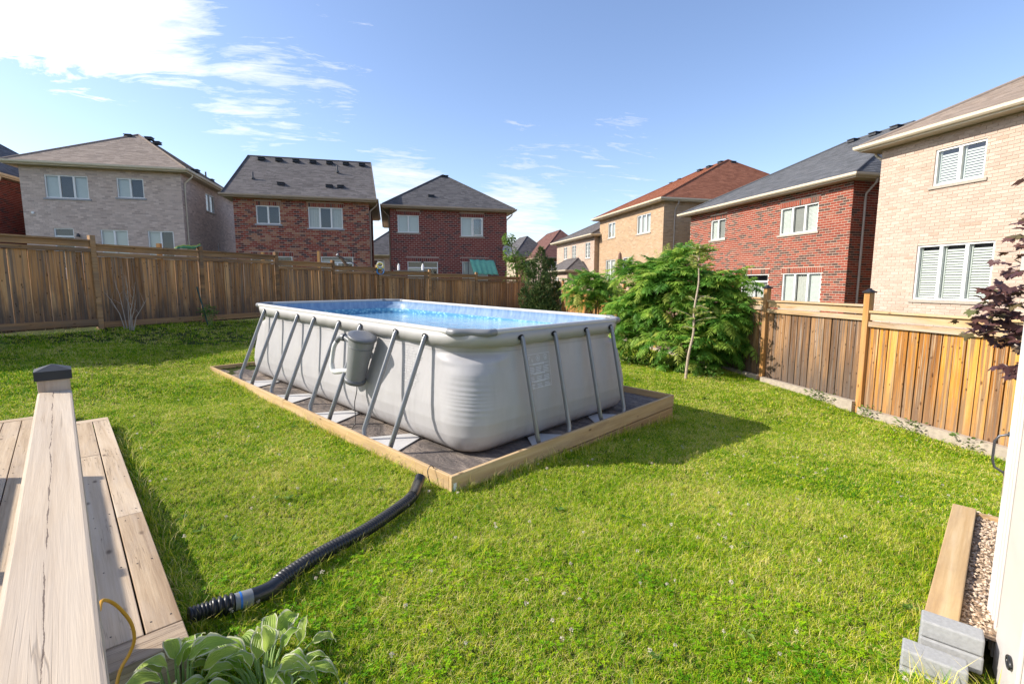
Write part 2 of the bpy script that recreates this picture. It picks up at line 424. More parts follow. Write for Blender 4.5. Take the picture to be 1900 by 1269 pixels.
def shingle_mat(name, lo, hi):
    mt, t, out = newmat(name)
    a = t.new('ShaderNodeAttribute'); a.attribute_name = 'rnd'
    pos = t.new('ShaderNodeNewGeometry').outputs['Position']
    n = t.noise(pos, 1.2, 3); n3 = t.noise(pos, 120, 2, 0.7)
    f = t.math('ADD', t.math('MULTIPLY', a.outputs['Fac'], 0.55), t.math('ADD', t.math('MULTIPLY', n, 0.3), t.math('MULTIPLY', n3, 0.25)))
    col = t.ramp(f, [(0.2, lo), (0.9, hi)])
    principled(t, out, col, 0.92, 0.15, n3, 0.6, 0.004)
    return mt

M_sh_grey = shingle_mat('shingle_charcoal', (0.075, 0.073, 0.078), (0.14, 0.135, 0.14))
M_sh_brown = shingle_mat('shingle_greybrown', (0.10, 0.092, 0.092), (0.175, 0.16, 0.158))
M_sh_tan = shingle_mat('shingle_tan', (0.235, 0.19, 0.16), (0.36, 0.295, 0.25))
M_sh_blue = shingle_mat('shingle_slate', (0.09, 0.095, 0.105), (0.16, 0.165, 0.18))
M_sh_dark = shingle_mat('shingle_oxblood', (0.12, 0.06, 0.052), (0.19, 0.10, 0.085))
M_sh_rust = shingle_mat('shingle_rust', (0.20, 0.078, 0.048), (0.31, 0.13, 0.08))

def glass_mat():
    mt, t, out = newmat('window_glass')
    tr = t.new('ShaderNodeBsdfTransparent'); tr.inputs[0].default_value = (0.86, 0.90, 0.89, 1)
    gl = t.new('ShaderNodeBsdfGlossy'); gl.inputs['Roughness'].default_value = 0.02
    co = t.new('ShaderNodeNewGeometry').outputs['Position']
    b = t.new('ShaderNodeBump'); b.inputs['Strength'].default_value = 0.04; b.inputs['Distance'].default_value = 0.05
    t.l.new(t.noise(co, 1.4, 1), b.inputs['Height']); t.l.new(b.outputs[0], gl.inputs['Normal'])
    fr = t.new('ShaderNodeLayerWeight'); fr.inputs[0].default_value = 0.5
    fac = t.math('ADD', t.math('MULTIPLY', t.math('POWER', fr.outputs['Facing'], 3.0), 0.8), 0.10, clamp=True)
    ms = t.new('ShaderNodeMixShader'); t.l.new(fac, ms.inputs[0]); t.l.new(tr.outputs[0], ms.inputs[1]); t.l.new(gl.outputs[0], ms.inputs[2])
    t.l.new(ms.outputs[0], out.inputs[0])
    return mt
M_glass = glass_mat()
M_blind = plain('white_blind', (0.70, 0.71, 0.67), 0.6, 0.2, 0.03)
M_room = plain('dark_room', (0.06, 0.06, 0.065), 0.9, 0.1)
M_curt = plain('pale_curtain', (0.62, 0.60, 0.55), 0.8, 0.1, 0.1, 14)
M_greyblind = plain('grey_screen', (0.36, 0.35, 0.33), 0.8, 0.1, 0.05)

# ------------------------------------------------------------------ terrain
GP = np.array([(-9.47, 11.11, .71), (-8.49, 13.34, .69), (-7.5, 15.6, .60), (-5.54, 20.04, .42), (-1.56, 22.9, .10), (2.45, 25.7, -.22), (4.2, 17, -.36),
    (5.65, 10.8, -.36), (6.16, 8.4, -.46), (6.6, 6.3, -.52), (-10.5, 8.9, .75), (-5.83, 9.25, .12), (-0.55, 4.26, -.13), (2.55, 7.54, -.34), (-2.72, 12.5, .10),
    (-1.4, 2.2, .00), (0, 2.0, -.13), (2.0, 2.3, -.12), (3.4, 3.5, -.18), (-4.9, 5.6, .10), (-8, 5, .40), (0, -3, -.1), (4, -2, -.2),
    (-22, 27, 1.9), (-12.4, 29.2, .95), (-4.2, 32.5, .15), (12.6, 14.5, -.15), (12.5, 21.5, -.2), (8.2, 37.4, -.2), (6, 45, -.2), (-14, 16, 1.1), (-14, 4, .9),
    (-30, 30, 1.9), (20, 5, -.3), (0, 60, .2), (30, 60, .2), (-40, 60, 1.2), (-40, 0, 1.2), (40, 0, -.3), (0, -30, 0)])
def _phi(r): return np.sqrt(r * r + 2.0)
_D = np.hypot(GP[:, None, 0] - GP[None, :, 0], GP[:, None, 1] - GP[None, :, 1])
_A = np.zeros((len(GP) + 1, len(GP) + 1)); _A[:-1, :-1] = _phi(_D); _A[-1, :-1] = 1; _A[:-1, -1] = 1
_wt = np.linalg.solve(_A, np.append(GP[:, 2], 0))
def gz(x, y):
    x = np.asarray(x, float); y = np.asarray(y, float)
    d = np.hypot(x[..., None] - GP[:, 0], y[..., None] - GP[:, 1])
    z = _phi(d) @ _wt[:-1] + _wt[-1]
    far = np.clip((np.hypot(x, y - 15) - 45) / 40, 0, 1)
    return z * (1 - far) + 0.3 * far
def gzf(x, y): return float(gz(np.array([x]), np.array([y]))[0])

def make_ground():
    ax = np.concatenate([np.array([-1500, -700, -350, -200, -120, -80, -60]), np.arange(-45, -14, 1.5), np.arange(-14, 14, 0.3), np.arange(14, 46, 1.5), np.array([60, 80, 120, 200, 350, 700, 1500])])
    ay = np.concatenate([np.array([-1500, -700, -350, -150, -80, -40, -20, -10, -6]), np.arange(-4, 28, 0.3), np.arange(28, 70, 1.5), np.array([80, 100, 140, 200, 350, 700, 1500])])
    X, Y = np.meshgrid(ax, ay)
    Z = gz(X, Y)
    Z += (0.012 * np.sin(X * 2.1 + 0.6 * Y) + 0.010 * np.sin(Y * 2.7 - 0.9 * X)) * (np.abs(X) < 14)
    V = np.stack([X, Y, Z], -1).reshape(-1, 3)
    nx = len(ax); ny = len(ay)
    idx = np.arange(nx * ny).reshape(ny, nx)
    F = np.stack([idx[:-1, :-1], idx[:-1, 1:], idx[1:, 1:], idx[1:, :-1]], -1).reshape(-1, 4)
    me = bpy.data.meshes.new('ground'); me.from_pydata(V.tolist(), [], F.tolist())
    me.polygons.foreach_set('use_smooth', [True] * len(F))
    mt, t, out = newmat('lawn_soil')
    pos = t.new('ShaderNodeNewGeometry').outputs['Position']
    n = t.noise(pos, 9, 6, 0.7); n2 = t.noise(pos, 0.8, 4)
    f = t.math('ADD', t.math('MULTIPLY', n, 0.6), t.math('MULTIPLY', n2, 0.4))
    col = t.ramp(f, [(0.3, (0.022, 0.03, 0.010)), (0.5, (0.05, 0.065, 0.016)), (0.7, (0.11, 0.11, 0.035))])
    principled(t, out, col, 0.95, 0.1, n, 0.8, 0.05)
    o = link('ground', me, mt); tag(o, kind='structure')
    return o
make_ground()

# ------------------------------------------------------------------ houses
def frame_of(P0, ang, side):
    d = Vector((math.cos(ang), math.sin(ang), 0)); n = Vector((-d.y, d.x, 0)) * side    # n points into the building
    return d, n

def wall_cells(s0, s1, z0, z1, ops):
    xs = sorted({s0, s1, *[o[0] for o in ops], *[o[1] for o in ops]}); zs = sorted({z0, z1, *[o[2] for o in ops], *[o[3] for o in ops]})
    for i in range(len(xs) - 1):
        for j in range(len(zs) - 1):
            cx_, cz_ = (xs[i] + xs[i+1]) / 2, (zs[j] + zs[j+1]) / 2
            if any(o[0] < cx_ < o[1] and o[2] < cz_ < o[3] for o in ops): continue
            yield xs[i], xs[i+1], zs[j], zs[j+1]

BW, BH, MG = 0.25, 0.078, 0.016
def brick_list(s0, s1, z0, z1, ops, lint, BW=BW, BH=BH, MG=MG):
    """bricks as (s, z, width, height); ops are openings, lint rectangles hold standing soldier bricks"""
    out = []
    row = 0; z = z0
    holes = list(ops) + list(lint)
    while z < z1 - 0.02:
        h = min(BH, z1 - z)
        iv = [(s0, s1)]
        for o in holes:
            if o[2] < z + h - 0.01 and o[3] > z + 0.01:
                nv = []
                for a, b in iv:
                    if o[1] <= a or o[0] >= b: nv.append((a, b)); continue
                    if o[0] > a: nv.append((a, o[0]))
                    if o[1] < b: nv.append((o[1], b))
                iv = nv
        off = (BW + MG) * (0.5 if row % 2 else 0.0)
        for a, b in iv:
            k = math.floor((a - s0 - off) / (BW + MG))
            while True:
                l = s0 + off + k * (BW + MG); r = l + BW; k += 1
                if l >= b: break
                l2, r2 = max(l, a), min(r, b)
                if r2 - l2 > 0.03: out.append((l2, z, r2 - l2, h))
        z += BH + MG; row += 1
    for o in lint:
        nb = max(1, round((o[1] - o[0]) / (BH + MG)))
        w = (o[1] - o[0]) / nb
        for k in range(nb): out.append((o[0] + k * w, o[2], w - MG, o[3] - o[2] - MG))
    return out

BRICK_MESH = {}
def unit_brick(mat):
    if mat.name not in BRICK_MESH:
        b = MB(); b.box((0, -0.010, 0), (1, 0.03, 1)); BRICK_MESH[mat.name] = b.mesh('brick', rnd=False); BRICK_MESH[mat.name].materials.append(mat)
    return BRICK_MESH[mat.name]

def brick_wall(house, P, ang, side, s0, s1, z0, z1, ops, lint, mat, mort, single=None, nsingle=0, pick=None, zlow=None, dim=(BW, BH, MG)):
    d, n = frame_of(P, ang, side)
    P = Vector((P[0], P[1], 0))
    b = MB()
    for a0, a1, c0, c1 in wall_cells(s0, s1, z0, z1, ops):
        q = [P + d * a0 + Vector((0, 0, c0)), P + d * a1 + Vector((0, 0, c0)), P + d * a1 + Vector((0, 0, c1)), P + d * a0 + Vector((0, 0, c1))]
        b.add([tuple(v) for v in q], [(0, 1, 2, 3)])
    for o in ops:
        for (a0, c0), (a1, c1) in (((o[0], o[2]), (o[1], o[2])), ((o[1], o[2]), (o[1], o[3])), ((o[1], o[3]), (o[0], o[3])), ((o[0], o[3]), (o[0], o[2]))):
            p, q = P + d * a0 + Vector((0, 0, c0)), P + d * a1 + Vector((0, 0, c1))
            b.add([tuple(p), tuple(q), tuple(q + n * 0.22), tuple(p + n * 0.22)], [(0, 1, 2, 3)])
    w = b.build('wall', mort, house, rnd=False)
    bl = brick_list(s0, s1, zlow if zlow is not None else z0, z1, ops, lint, *dim)
    if nsingle:
        key = []
        for i, (s, z, bw, bh) in enumerate(bl):
            p = P + d * s + Vector((0, 0, z))
            key.append((0 if pick(p, s, z) else 1, (p - cam.matrix_world.translation).length * (dim[0] / max(bw, .05)), i))
        key.sort(); chosen = {k[2] for k in key[:nsingle] if k[0] == 0}
        um = unit_brick(single)
        for i in chosen:
            s, z, bw, bh = bl[i]
            o = bpy.data.objects.new('brick', um); COL.objects.link(o); o.parent = w
            R = Matrix((( d.x, n.x, 0, 0), (d.y, n.y, 0, 0), (0, 0, 1, 0), (0, 0, 0, 1)))
            o.matrix_parent_inverse = INV[house.name]
            o.matrix_parent_inverse = Matrix.Identity(4)
            p = P + d * s + Vector((0, 0, z))
            o.matrix_local = Matrix.Translation(p) @ R @ Matrix.Diagonal((bw, 1, bh, 1))
        bl = [x for i, x in enumerate(bl) if i not in chosen]
    N = len(bl)
    if N == 0: return w
    A = np.array(bl); pr = -0.009 + rng.normal(0, 0.0016, N)
    D3, N3 = np.array(d), np.array(n); P3 = np.array(P)
    def pt(s, z, off): return P3 + s[:, None] * D3 + off[:, None] * N3 + z[:, None] * np.array([0, 0, 1.0])
    s, z, bw, bh = A.T
    zero = np.full(N, 0.004)
    Vs = np.stack([pt(s, z, pr), pt(s + bw, z, pr), pt(s + bw, z + bh, pr), pt(s, z + bh, pr), pt(s, z, zero), pt(s + bw, z, zero), pt(s + bw, z + bh, zero), pt(s, z + bh, zero)], 1)
    base = (np.arange(N) * 8)[:, None, None]
    F = base + np.array([[0, 1, 2, 3], [3, 2, 6, 7], [0, 4, 5, 1], [0, 3, 7, 4], [1, 5, 6, 2]])[None]
    me = bpy.data.meshes.new('brickwork'); me.from_pydata(Vs.reshape(-1, 3).tolist(), [], F.reshape(-1, 4).tolist())
    at = me.attributes.new('rnd', 'FLOAT', 'FACE'); at.data.foreach_set('value', np.repeat(rng.random(N), 5).astype(np.float32))
    o = link('brickwork', me, mat, w); o['kind'] = 'stuff'
    return w

def window(house, P, ang, side, s0, s1, z0, z1, panes=2, fills=None, sill=M_stone, door=False, transom=0.0, grid=False, louvre=False, openp=None):
    d, n = frame_of(P, ang, side); P = Vector((P[0], P[1], 0))
    R = Matrix(((d.x, n.x, 0, 0), (d.y, n.y, 0, 0), (0, 0, 1, 0), (0, 0, 0, 1)))
    T = Matrix.Translation(P) @ R
    b = MB(); fwid = 0.055; y0, y1 = 0.03, 0.11
    b.box((s0, y0, z0), (s0 + fwid, y1, z1), T); b.box((s1 - fwid, y0, z0), (s1, y1, z1), T)
    b.box((s0 + fwid, y0 + .001, z1 - fwid), (s1 - fwid, y1, z1), T); b.box((s0 + fwid, y0 + .001, z0), (s1 - fwid, y1, z0 + fwid), T)
    zt = z1
    if transom:
        zt = z1 - transom
        b.box((s0 + fwid, y0 + .002, zt - 0.05), (s1 - fwid, y1, zt + 0.03), T)
    ws = (s1 - s0) / panes
    for k in range(1, panes): b.box((s0 + k * ws - 0.045, y0 - .004, z0 + fwid), (s0 + k * ws + 0.045, y1, (zt if transom else z1) - fwid), T)
    fr = b.build('window' if not door else 'door', M_white, house, rnd=False)
    def sub(name, bb, mat):
        if side < 0 and name == 'pane': bb.f = [q[::-1] for q in bb.f]
        o = link(name, bb.mesh(name, False), mat, fr); return o
    for k in range(panes):
        a0, a1 = s0 + k * ws + 0.04, s0 + (k + 1) * ws - 0.04
        g = MB(); g.add([tuple(T @ Vector(q)) for q in ((a0, .075, z0 + .04), (a1, .075, z0 + .04), (a1, .075, zt - .04), (a0, .075, zt - .04))], [(0, 1, 2, 3)])
        sub('pane', g, M_glass)
        f = (fills or ['blind'])[k % len(fills or ['blind'])]
        if grid:
            g = MB()
            for q in (1, 2, 3): g.box((a0, .062, z0 + (zt - z0) * q / 4 - .012), (a1, .07, z0 + (zt - z0) * q / 4 + .012), T)
            sub('glazing_bar', g, M_white)
        if louvre:
            nz = int((zt - z0 - .16) / 0.075)
            lm = MB(); sw = (a1 - a0) - 0.10
            lm.box((0, -.030, -.004), (sw, .030, .004), Matrix.Rotation(rad(64), 4, 'X'))
            me = lm.mesh('slat', False); me.materials.append(M_blind)
            for q in range(nz):
                o = bpy.data.objects.new('slat', me); COL.objects.link(o); o.parent = fr
                o.matrix_local = T @ Matrix.Translation((a0 + .05, .15, z0 + .10 + q * 0.075))
            g = MB(); g.box((a0 - .01, .125, z0 + .03), (a0 + .05, .17, zt - .03), T); g.box((a1 - .05, .125, z0 + .03), (a1 + .01, .17, zt - .03), T); sub('shutter_stile', g, M_blind)
            f = 'dark'
        dep = {'blind': .13, 'curtain': .17, 'dark': .50, 'grey': .14}[f]
        if louvre: dep = .21
        g = MB()
        if f == 'curtain':
            nn = 14; vs = []; fs = []
            for i in range(nn + 1):
                x = a0 - .02 + (a1 - a0 + .04) * i / nn; y = dep + 0.025 * math.sin(i * 2.3)
                vs += [tuple(T @ Vector((x, y, z0 - .02))), tuple(T @ Vector((x, y, zt + .02)))]
                if i: fs.append((2*i-2, 2*i, 2*i+1, 2*i-1))
            g.add(vs, fs, smooth=True)
        elif f == 'blind' and not louvre:
            nn = int((zt - z0) / 0.05); vs = []; fs = []
            for i in range(nn + 1):
                zz_ = z0 - .02 + (zt - z0 + .04) * i / nn
                for dy in (0.0, 0.014):
                    vs += [tuple(T @ Vector((a0 - .02, dep + dy, zz_))), tuple(T @ Vector((a1 + .02, dep + dy, zz_)))]
            for i in range(nn):
                q = 4 * i; fs += [(q, q+1, q+7, q+6), (q+6, q+7, q+5, q+4)]
            g.add(vs, fs)
        else:
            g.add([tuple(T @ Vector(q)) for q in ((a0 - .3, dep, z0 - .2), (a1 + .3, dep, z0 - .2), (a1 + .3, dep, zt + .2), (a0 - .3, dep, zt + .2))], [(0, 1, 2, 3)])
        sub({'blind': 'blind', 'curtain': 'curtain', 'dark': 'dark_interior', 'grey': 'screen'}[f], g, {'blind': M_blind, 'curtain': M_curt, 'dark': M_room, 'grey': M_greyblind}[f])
        if openp is not None and openp == k:
            g = MB(); hs = T @ Matrix.Translation((a0 + .02, .03, 0)) @ Matrix.Rotation(rad(-32), 4, 'Z')
            wq = a1 - a0
            g.box((0, -.02, z0 + .05), (.05, .02, zt - .05), hs); g.box((wq - .05, -.02, z0 + .05), (wq, .02, zt - .05), hs)
            g.box((.05, -.019, zt - .10), (wq - .05, .019, zt - .05), hs); g.box((.05, -.019, z0 + .05), (wq - .05, .019, z0 + .10), hs)
            sub('open_sash', g, M_white)
            g = MB(); g.add([tuple(hs @ Vector(q)) for q in ((.05, 0, z0 + .1), (wq - .05, 0, z0 + .1), (wq - .05, 0, zt - .1), (.05, 0, zt - .1))], [(0, 1, 2, 3)]); sub('pane', g, M_glass)
    if transom:
        g = MB(); g.add([tuple(T @ Vector(q)) for q in ((s0 + .05, .075, zt + .03), (s1 - .05, .075, zt + .03), (s1 - .05, .075, z1 - .05), (s0 + .05, .075, z1 - .05))], [(0, 1, 2, 3)]); sub('pane', g, M_glass)
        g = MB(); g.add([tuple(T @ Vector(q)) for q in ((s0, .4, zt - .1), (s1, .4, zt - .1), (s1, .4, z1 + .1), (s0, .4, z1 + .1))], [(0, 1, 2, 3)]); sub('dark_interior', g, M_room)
    if sill is not None and not door:
        g = MB(); g.box((s0 - .10, -.05, z0 - .085), (s1 + .10, .029, z0 - .002), T); sub('sill', g, sill)
    return fr

def shingle_face(mb, poly, ev=0.145):
    """courses of shingles on a planar polygon whose first edge is the eave"""
    P = [Vector(p) for p in poly]
    ex = (P[1] - P[0]).normalized(); nn = (P[1] - P[0]).cross(P[2] - P[0]).normalized(); vy = nn.cross(ex)
    if vy.z < 0: vy = -vy
    if nn.z < 0: nn = -nn
    Q = [((p - P[0]).dot(ex), (p - P[0]).dot(vy)) for p in P]
    vmax = max(q[1] for q in Q)
    def span(v):
        xs = []
        for i in range(len(Q)):
            (x0, v0), (x1, v1) = Q[i], Q[(i+1) % len(Q)]
            if abs(v1 - v0) < 1e-9: 
                if abs(v - v0) < 1e-6: xs += [x0, x1]
                continue
            t = (v - v0) / (v1 - v0)
            if -1e-6 <= t <= 1 + 1e-6: xs.append(x0 + t * (x1 - x0))
        return (min(xs), max(xs)) if xs else None
    v = 0.0; k = 0
    while v < vmax - 0.01:
        v2 = min(v + ev, vmax)
        a, b = span(v + 1e-4), span(v2 - 1e-4)
        if a and b:
            x = a[0] - random.random() * 0.3; lead = True
            while x < a[1]:
                w = random.uniform(0.16, 0.44); x2 = min(x + w, a[1]); x1 = max(x, a[0])
                if x2 > x1 + 0.01:
                    t0, t1 = min(max(x1, b[0]), b[1]), min(max(x2, b[0]), b[1])
                    lf = 0.016 + random.random() * 0.006
                    vs = [P[0] + ex * x1 + vy * (v - .01) + nn * lf, P[0] + ex * x2 + vy * (v - .01) + nn * lf, P[0] + ex * t1 + vy * v2 + nn * .008, P[0] + ex * t0 + vy * v2 + nn * .008,
                          P[0] + ex * x1 + vy * (v - .01), P[0] + ex * x2 + vy * (v - .01)]
                    mb.add([tuple(q) for q in vs], [(0, 1, 2, 3), (4, 5, 1, 0)], random.random())
                x += w
        v = v2; k += 1

def roof(house, P, ang, side, s0, s1, depth, ze, ridge, sh, trim, soffit=M_soffit, ov=0.45, gable=False):
    """ridge = ((s,t,h),(s,t,h)) in wall coordinates; overhang ov; trim = gutter material"""
    d, n = frame_of(P, ang, side); P = Vector((P[0], P[1], 0)); Z = Vector((0, 0, 1))
    L = lambda s, t, z: P + d * s + n * t + Z * z
    a, b_, e, f = L(s0 - ov, -ov, ze), L(s1 + ov, -ov, ze), L(s1 + ov, depth + ov, ze), L(s0 - ov, depth + ov, ze)
    r0, r1 = L(ridge[0][0], ridge[0][1], ze + ridge[0][2]), L(ridge[1][0], ridge[1][1], ze + ridge[1][2])
    # eave order a (front-left) b_ (front-right) e (back-right) f (back-left); r0 is nearest to a/f when the ridge runs along s, to a/b_ when along t
    along_s = abs(ridge[1][0] - ridge[0][0]) > abs(ridge[1][1] - ridge[0][1])
    if along_s: faces = [[a, b_, r1, r0], [b_, e, r1], [e, f, r0, r1], [f, a, r0]]
    else: faces = [[a, b_, r0], [b_, e, r1, r0], [e, f, r1], [f, a, r0, r1]]
    deckm = MB()
    for fc in faces: deckm.add([tuple(q) for q in fc], [tuple(range(len(fc)))])
    deckm.add([tuple(q - Z * .16) for q in (a, b_, e, f)], [(0, 3, 2, 1)], mi=1)
    ro = deckm.build('roof', [sh, soffit], house, rnd=False)
    mb = MB()
    for fc in faces:
        if gable and len(fc) == 3: continue
        shingle_face(mb, fc)
    o = link('shingles', mb.mesh('shingles'), sh, ro); o['kind'] = 'stuff'
    # hip and ridge caps
    cp = MB()
    hips = [(r0, r1)] + ([] if gable else [(a, r0), (b_, r1 if along_s else r0), (e, r1), (f, r0 if along_s else r1)])
    for p, q in hips:
        if (q - p).length > 0.1: cp.tube([p + Z * .01, q + Z * .02], 0.075, 6, flat=0.45, up=Z)
    link('ridge_cap', cp.mesh('ridge_cap'), sh, ro)
    # fascia and gutter on each eave
    for p, q in ((a, b_), (b_, e), (e, f), (f, a)):
        g = MB(); t = (q - p).normalized(); o_ = t.cross(Z); ctr = (a + e) / 2
        if (p - ctr).dot(o_) < 0: o_ = -o_
        ln = (q - p).length
        prof = [(0.0, -.16), (0.0, .012), (.012, .012), (.012, -.02), (.10, -.02), (.12, .018), (.135, .018), (.13, -.06), (.09, -.105), (.0125, -.115), (.0125, -.16)]
        vs = []
        for end, ex in ((p, -1), (q, 1)):
            for x, z in prof: vs.append(tuple(end + t * (ex * x) + o_ * x + Z * z))
        m_ = len(prof); g.add(vs, [(i, (i+1) % m_, m_ + (i+1) % m_, m_ + i) for i in range(m_)])
        if gable and ((p, q) in ((b_, e), (f, a)) or (p is b_ or p is f)): continue
        g.build('gutter', trim, house, rnd=False)
    return ro, L

def roof_vent(ro, p, t, size=0.42):
    g = MB(); Z = Vector((0, 0, 1)); t = Vector(t).normalized(); s_ = t.cross(Z).normalized()
    R = Matrix(((t.x, s_.x, 0, p.x), (t.y, s_.y, 0, p.y), (0, 0, 1, p.z), (0, 0, 0, 1)))
    h = size / 2
    g.add([tuple(R @ Vector(q)) for q in ((-h, -h, -.05), (h, -h, -.05), (h, h, -.05), (-h, h, -.05), (-h*.8, -h*.8, .08), (h*.8, -h*.8, .08), (h*.8, h*.8, .08), (-h*.8, h*.8, .08))], [(4,5,6,7),(0,1,5,4),(1,2,6,5),(2,3,7,6),(3,0,4,7)])
    g.box((-h*1.0, -h*1.0, .08), (h*1.0, h*1.0, .12), R)
    link('roof_vent', g.mesh('roof_vent', False), M_vent, ro)

def pipe_vent(ro, p, h=.5):
    g = MB(); g.tube([p, p + Vector((0, 0, h))], .05, 8); g.tube([p + Vector((0, 0, .02)), p + Vector((0, 0, .10))], .11, 8)
    link('vent_pipe', g.mesh('vent_pipe', False), M_pipegrey, ro)

def downspout(house, p_top, out, along, zbot, mat):
    """from the gutter back to the wall and down"""
    g = MB(); p = Vector(p_top); o_ = Vector(out); 
    g.tube([p + o_ * .45, p + o_ * .45 - Vector((0, 0, .16)), p + o_ * .30 - Vector((0, 0, .30)), p + o_ * .06 - Vector((0, 0, .52)), p + o_ * .05 - Vector((0, 0, .75)), Vector((p.x, p.y, zbot)) + o_ * .05], .042, 8, up=along)
    g.build('downspout', mat, house, rnd=False)

def hs(P, ang, side, s, t, z):
    d, n = frame_of(P, ang, side)
    return Vector((P[0], P[1], 0)) + d * s + n * t + Vector((0, 0, z))

def side_walls(house, P, ang, side, s0, s1, depth, z0, z1, mort, mat=None, vis=None, ops=(), lint=()):
    """the three walls other than the front; vis = 'hi' or 'lo' side gets bricks"""
    b = MB()
    q = [hs(P, ang, side, s0, depth, 0), hs(P, ang, side, s1, depth, 0)]
    Z0, Z1 = Vector((0, 0, z0)), Vector((0, 0, z1))
    segs = [(q[0], q[1])]
    lo = (hs(P, ang, side, s0, 0, 0), q[0]); hi = (hs(P, ang, side, s1, 0, 0), q[1])
    if vis != 'lo': segs.append(lo)
    if vis != 'hi': segs.append(hi)
    for p, r in segs: b.add([tuple(p + Z0), tuple(r + Z0), tuple(r + Z1), tuple(p + Z1)], [(0, 1, 2, 3)])
    b.build('rear_walls', mort, house, rnd=False)
    if vis:
        c = hs(P, ang, side, s1 if vis == 'hi' else s0, 0, 0)
        d, n = frame_of(P, ang, side)
        a2 = math.atan2(n.y, n.x)
        # inward normal
        inward = -d if vis == 'hi' else d
        d2 = Vector((math.cos(a2), math.sin(a2), 0)); n2 = Vector((-d2.y, d2.x, 0))
        sd2 = 1 if n2.dot(inward) > 0 else -1
        brick_wall(house, (c.x, c.y), a2, sd2, 0.0, depth, z0, z1, list(ops), list(lint), mat, mort)
        return (c.x, c.y), a2, sd2

A_ANG, B_ANG = rad(14.2), rad(103.5)

# --- taupe brick house, left
P = (-21.98, 26.95)
h = thing('taupe_brick_house', 'taupe brick two-storey house with tan hip roof behind the left fence', 'house', (*P, 1.6))
w1, w2 = (-2.70, -0.76, 6.21, 7.40), (0.55, 1.82, 6.36, 7.40)
dd, w3, w4 = (-2.52, -1.62, 2.5, 4.66), (-0.41, 0.87, 3.2, 4.63), (1.82, 3.08, 3.2, 4.63)
brick_wall(h, P, A_ANG, 1, -3.76, 3.64, 1.0, 7.81, [w1, w2, dd, w3, w4], [], M_btaupe, M_mtaupe, zlow=2.4)
window(h, P, A_ANG, 1, *w1, 3, ['blind', 'dark', 'blind'], M_stonegrey)
window(h, P, A_ANG, 1, *w2, 2, ['blind', 'dark'], M_stonegrey)
window(h, P, A_ANG, 1, *w3, 2, ['blind']); window(h, P, A_ANG, 1, *w4, 2, ['blind', 'dark'])
window(h, P, A_ANG, 1, *dd, 1, ['dark'], None, door=True, transom=0.42)
sw = (3.75, 5.3, 6.3, 7.42)
pa = side_walls(h, P, A_ANG, 1, -3.76, 3.64, 11, 1.0, 7.81, M_mtaupe, M_btaupe, 'hi', [sw, (5.4, 5.75, 3.3, 4.4)])
window(h, *pa, *sw, 2, ['curtain', 'dark'])
window(h, *pa, 5.4, 5.75, 3.3, 4.4, 1, ['blind'])
ro, L = roof(h, P, A_ANG, 1, -3.76, 3.64, 11, 7.96, ((-0.06, 4.5, 2.85), (-0.06, 7.0, 2.85)), M_sh_tan, M_trimcream)
for s_, t_, z_ in ((-.45, 4.2, 10.62), (0.35, 4.9, 10.72), (.38, 5.9, 10.72)): roof_vent(ro, L(s_, t_, z_), (1, .2, 0))
roof_vent(ro, L(3.1, 4.0, 8.72), (1, .2, 0)); pipe_vent(ro, L(2.6, 7.4, 8.9)); roof_vent(ro, L(2.4, 9.0, 9.1), (1, .2, 0))
dA = Vector((math.cos(A_ANG), math.sin(A_ANG), 0)); nA = Vector((-dA.y, dA.x, 0))
downspout(h, hs(P, A_ANG, 1, 3.64, 0.35, 7.85), dA, nA, 1.2, M_trimcream)
g = MB(); g.tube([hs(P, A_ANG, 1, -1.375, -.02, 4.32), hs(P, A_ANG, 1, -1.375, -.14, 4.34)], .04, 8); g.tube([hs(P, A_ANG, 1, -1.375, -.14, 4.38), hs(P, A_ANG, 1, -1.375, -.14, 4.2)], [.05, .09], 10)
g.build('wall_lamp', M_black, h, rnd=False)
g = MB(); g.tube([hs(P, A_ANG, 1, -3.33, .0, 5.41), hs(P, A_ANG, 1, -3.33, -.08, 5.41)], .07, 8); g.build('wall_vent', M_white, h, rnd=False)

# --- house at the far left edge
h = thing('red_brick_house', 'red brick house with slate roof cut off by the left edge', 'house', (-30.0, 24.6, 1.6))
brick_wall(h, P, A_ANG, 1, -12.7, -5.35, 1.0, 7.28, [(-9, -7.5, 5.6, 6.8)], [], M_bdark, M_mgrey, zlow=2.4)
window(h, P, A_ANG, 1, -9, -7.5, 5.6, 6.8, 2, ['blind'])
side_walls(h, P, A_ANG, 1, -12.7, -5.35, 11, 1.0, 7.28, M_mgrey, M_bdark, 'hi')
ro, L = roof(h, P, A_ANG, 1, -12.7, -5.35, 11, 7.45, ((-9.0, 3.9, 3.0), (-9.0, 7.2, 3.0)), M_sh_blue, M_trimcream)
roof_vent(ro, L(-8.6, 4.6, 10.3), dA); roof_vent(ro, L(-8.5, 5.6, 10.25), dA)
downspout(h, hs(P, A_ANG, 1, -5.35, 0.5, 7.3), dA, nA, 1.2, M_trimcream)

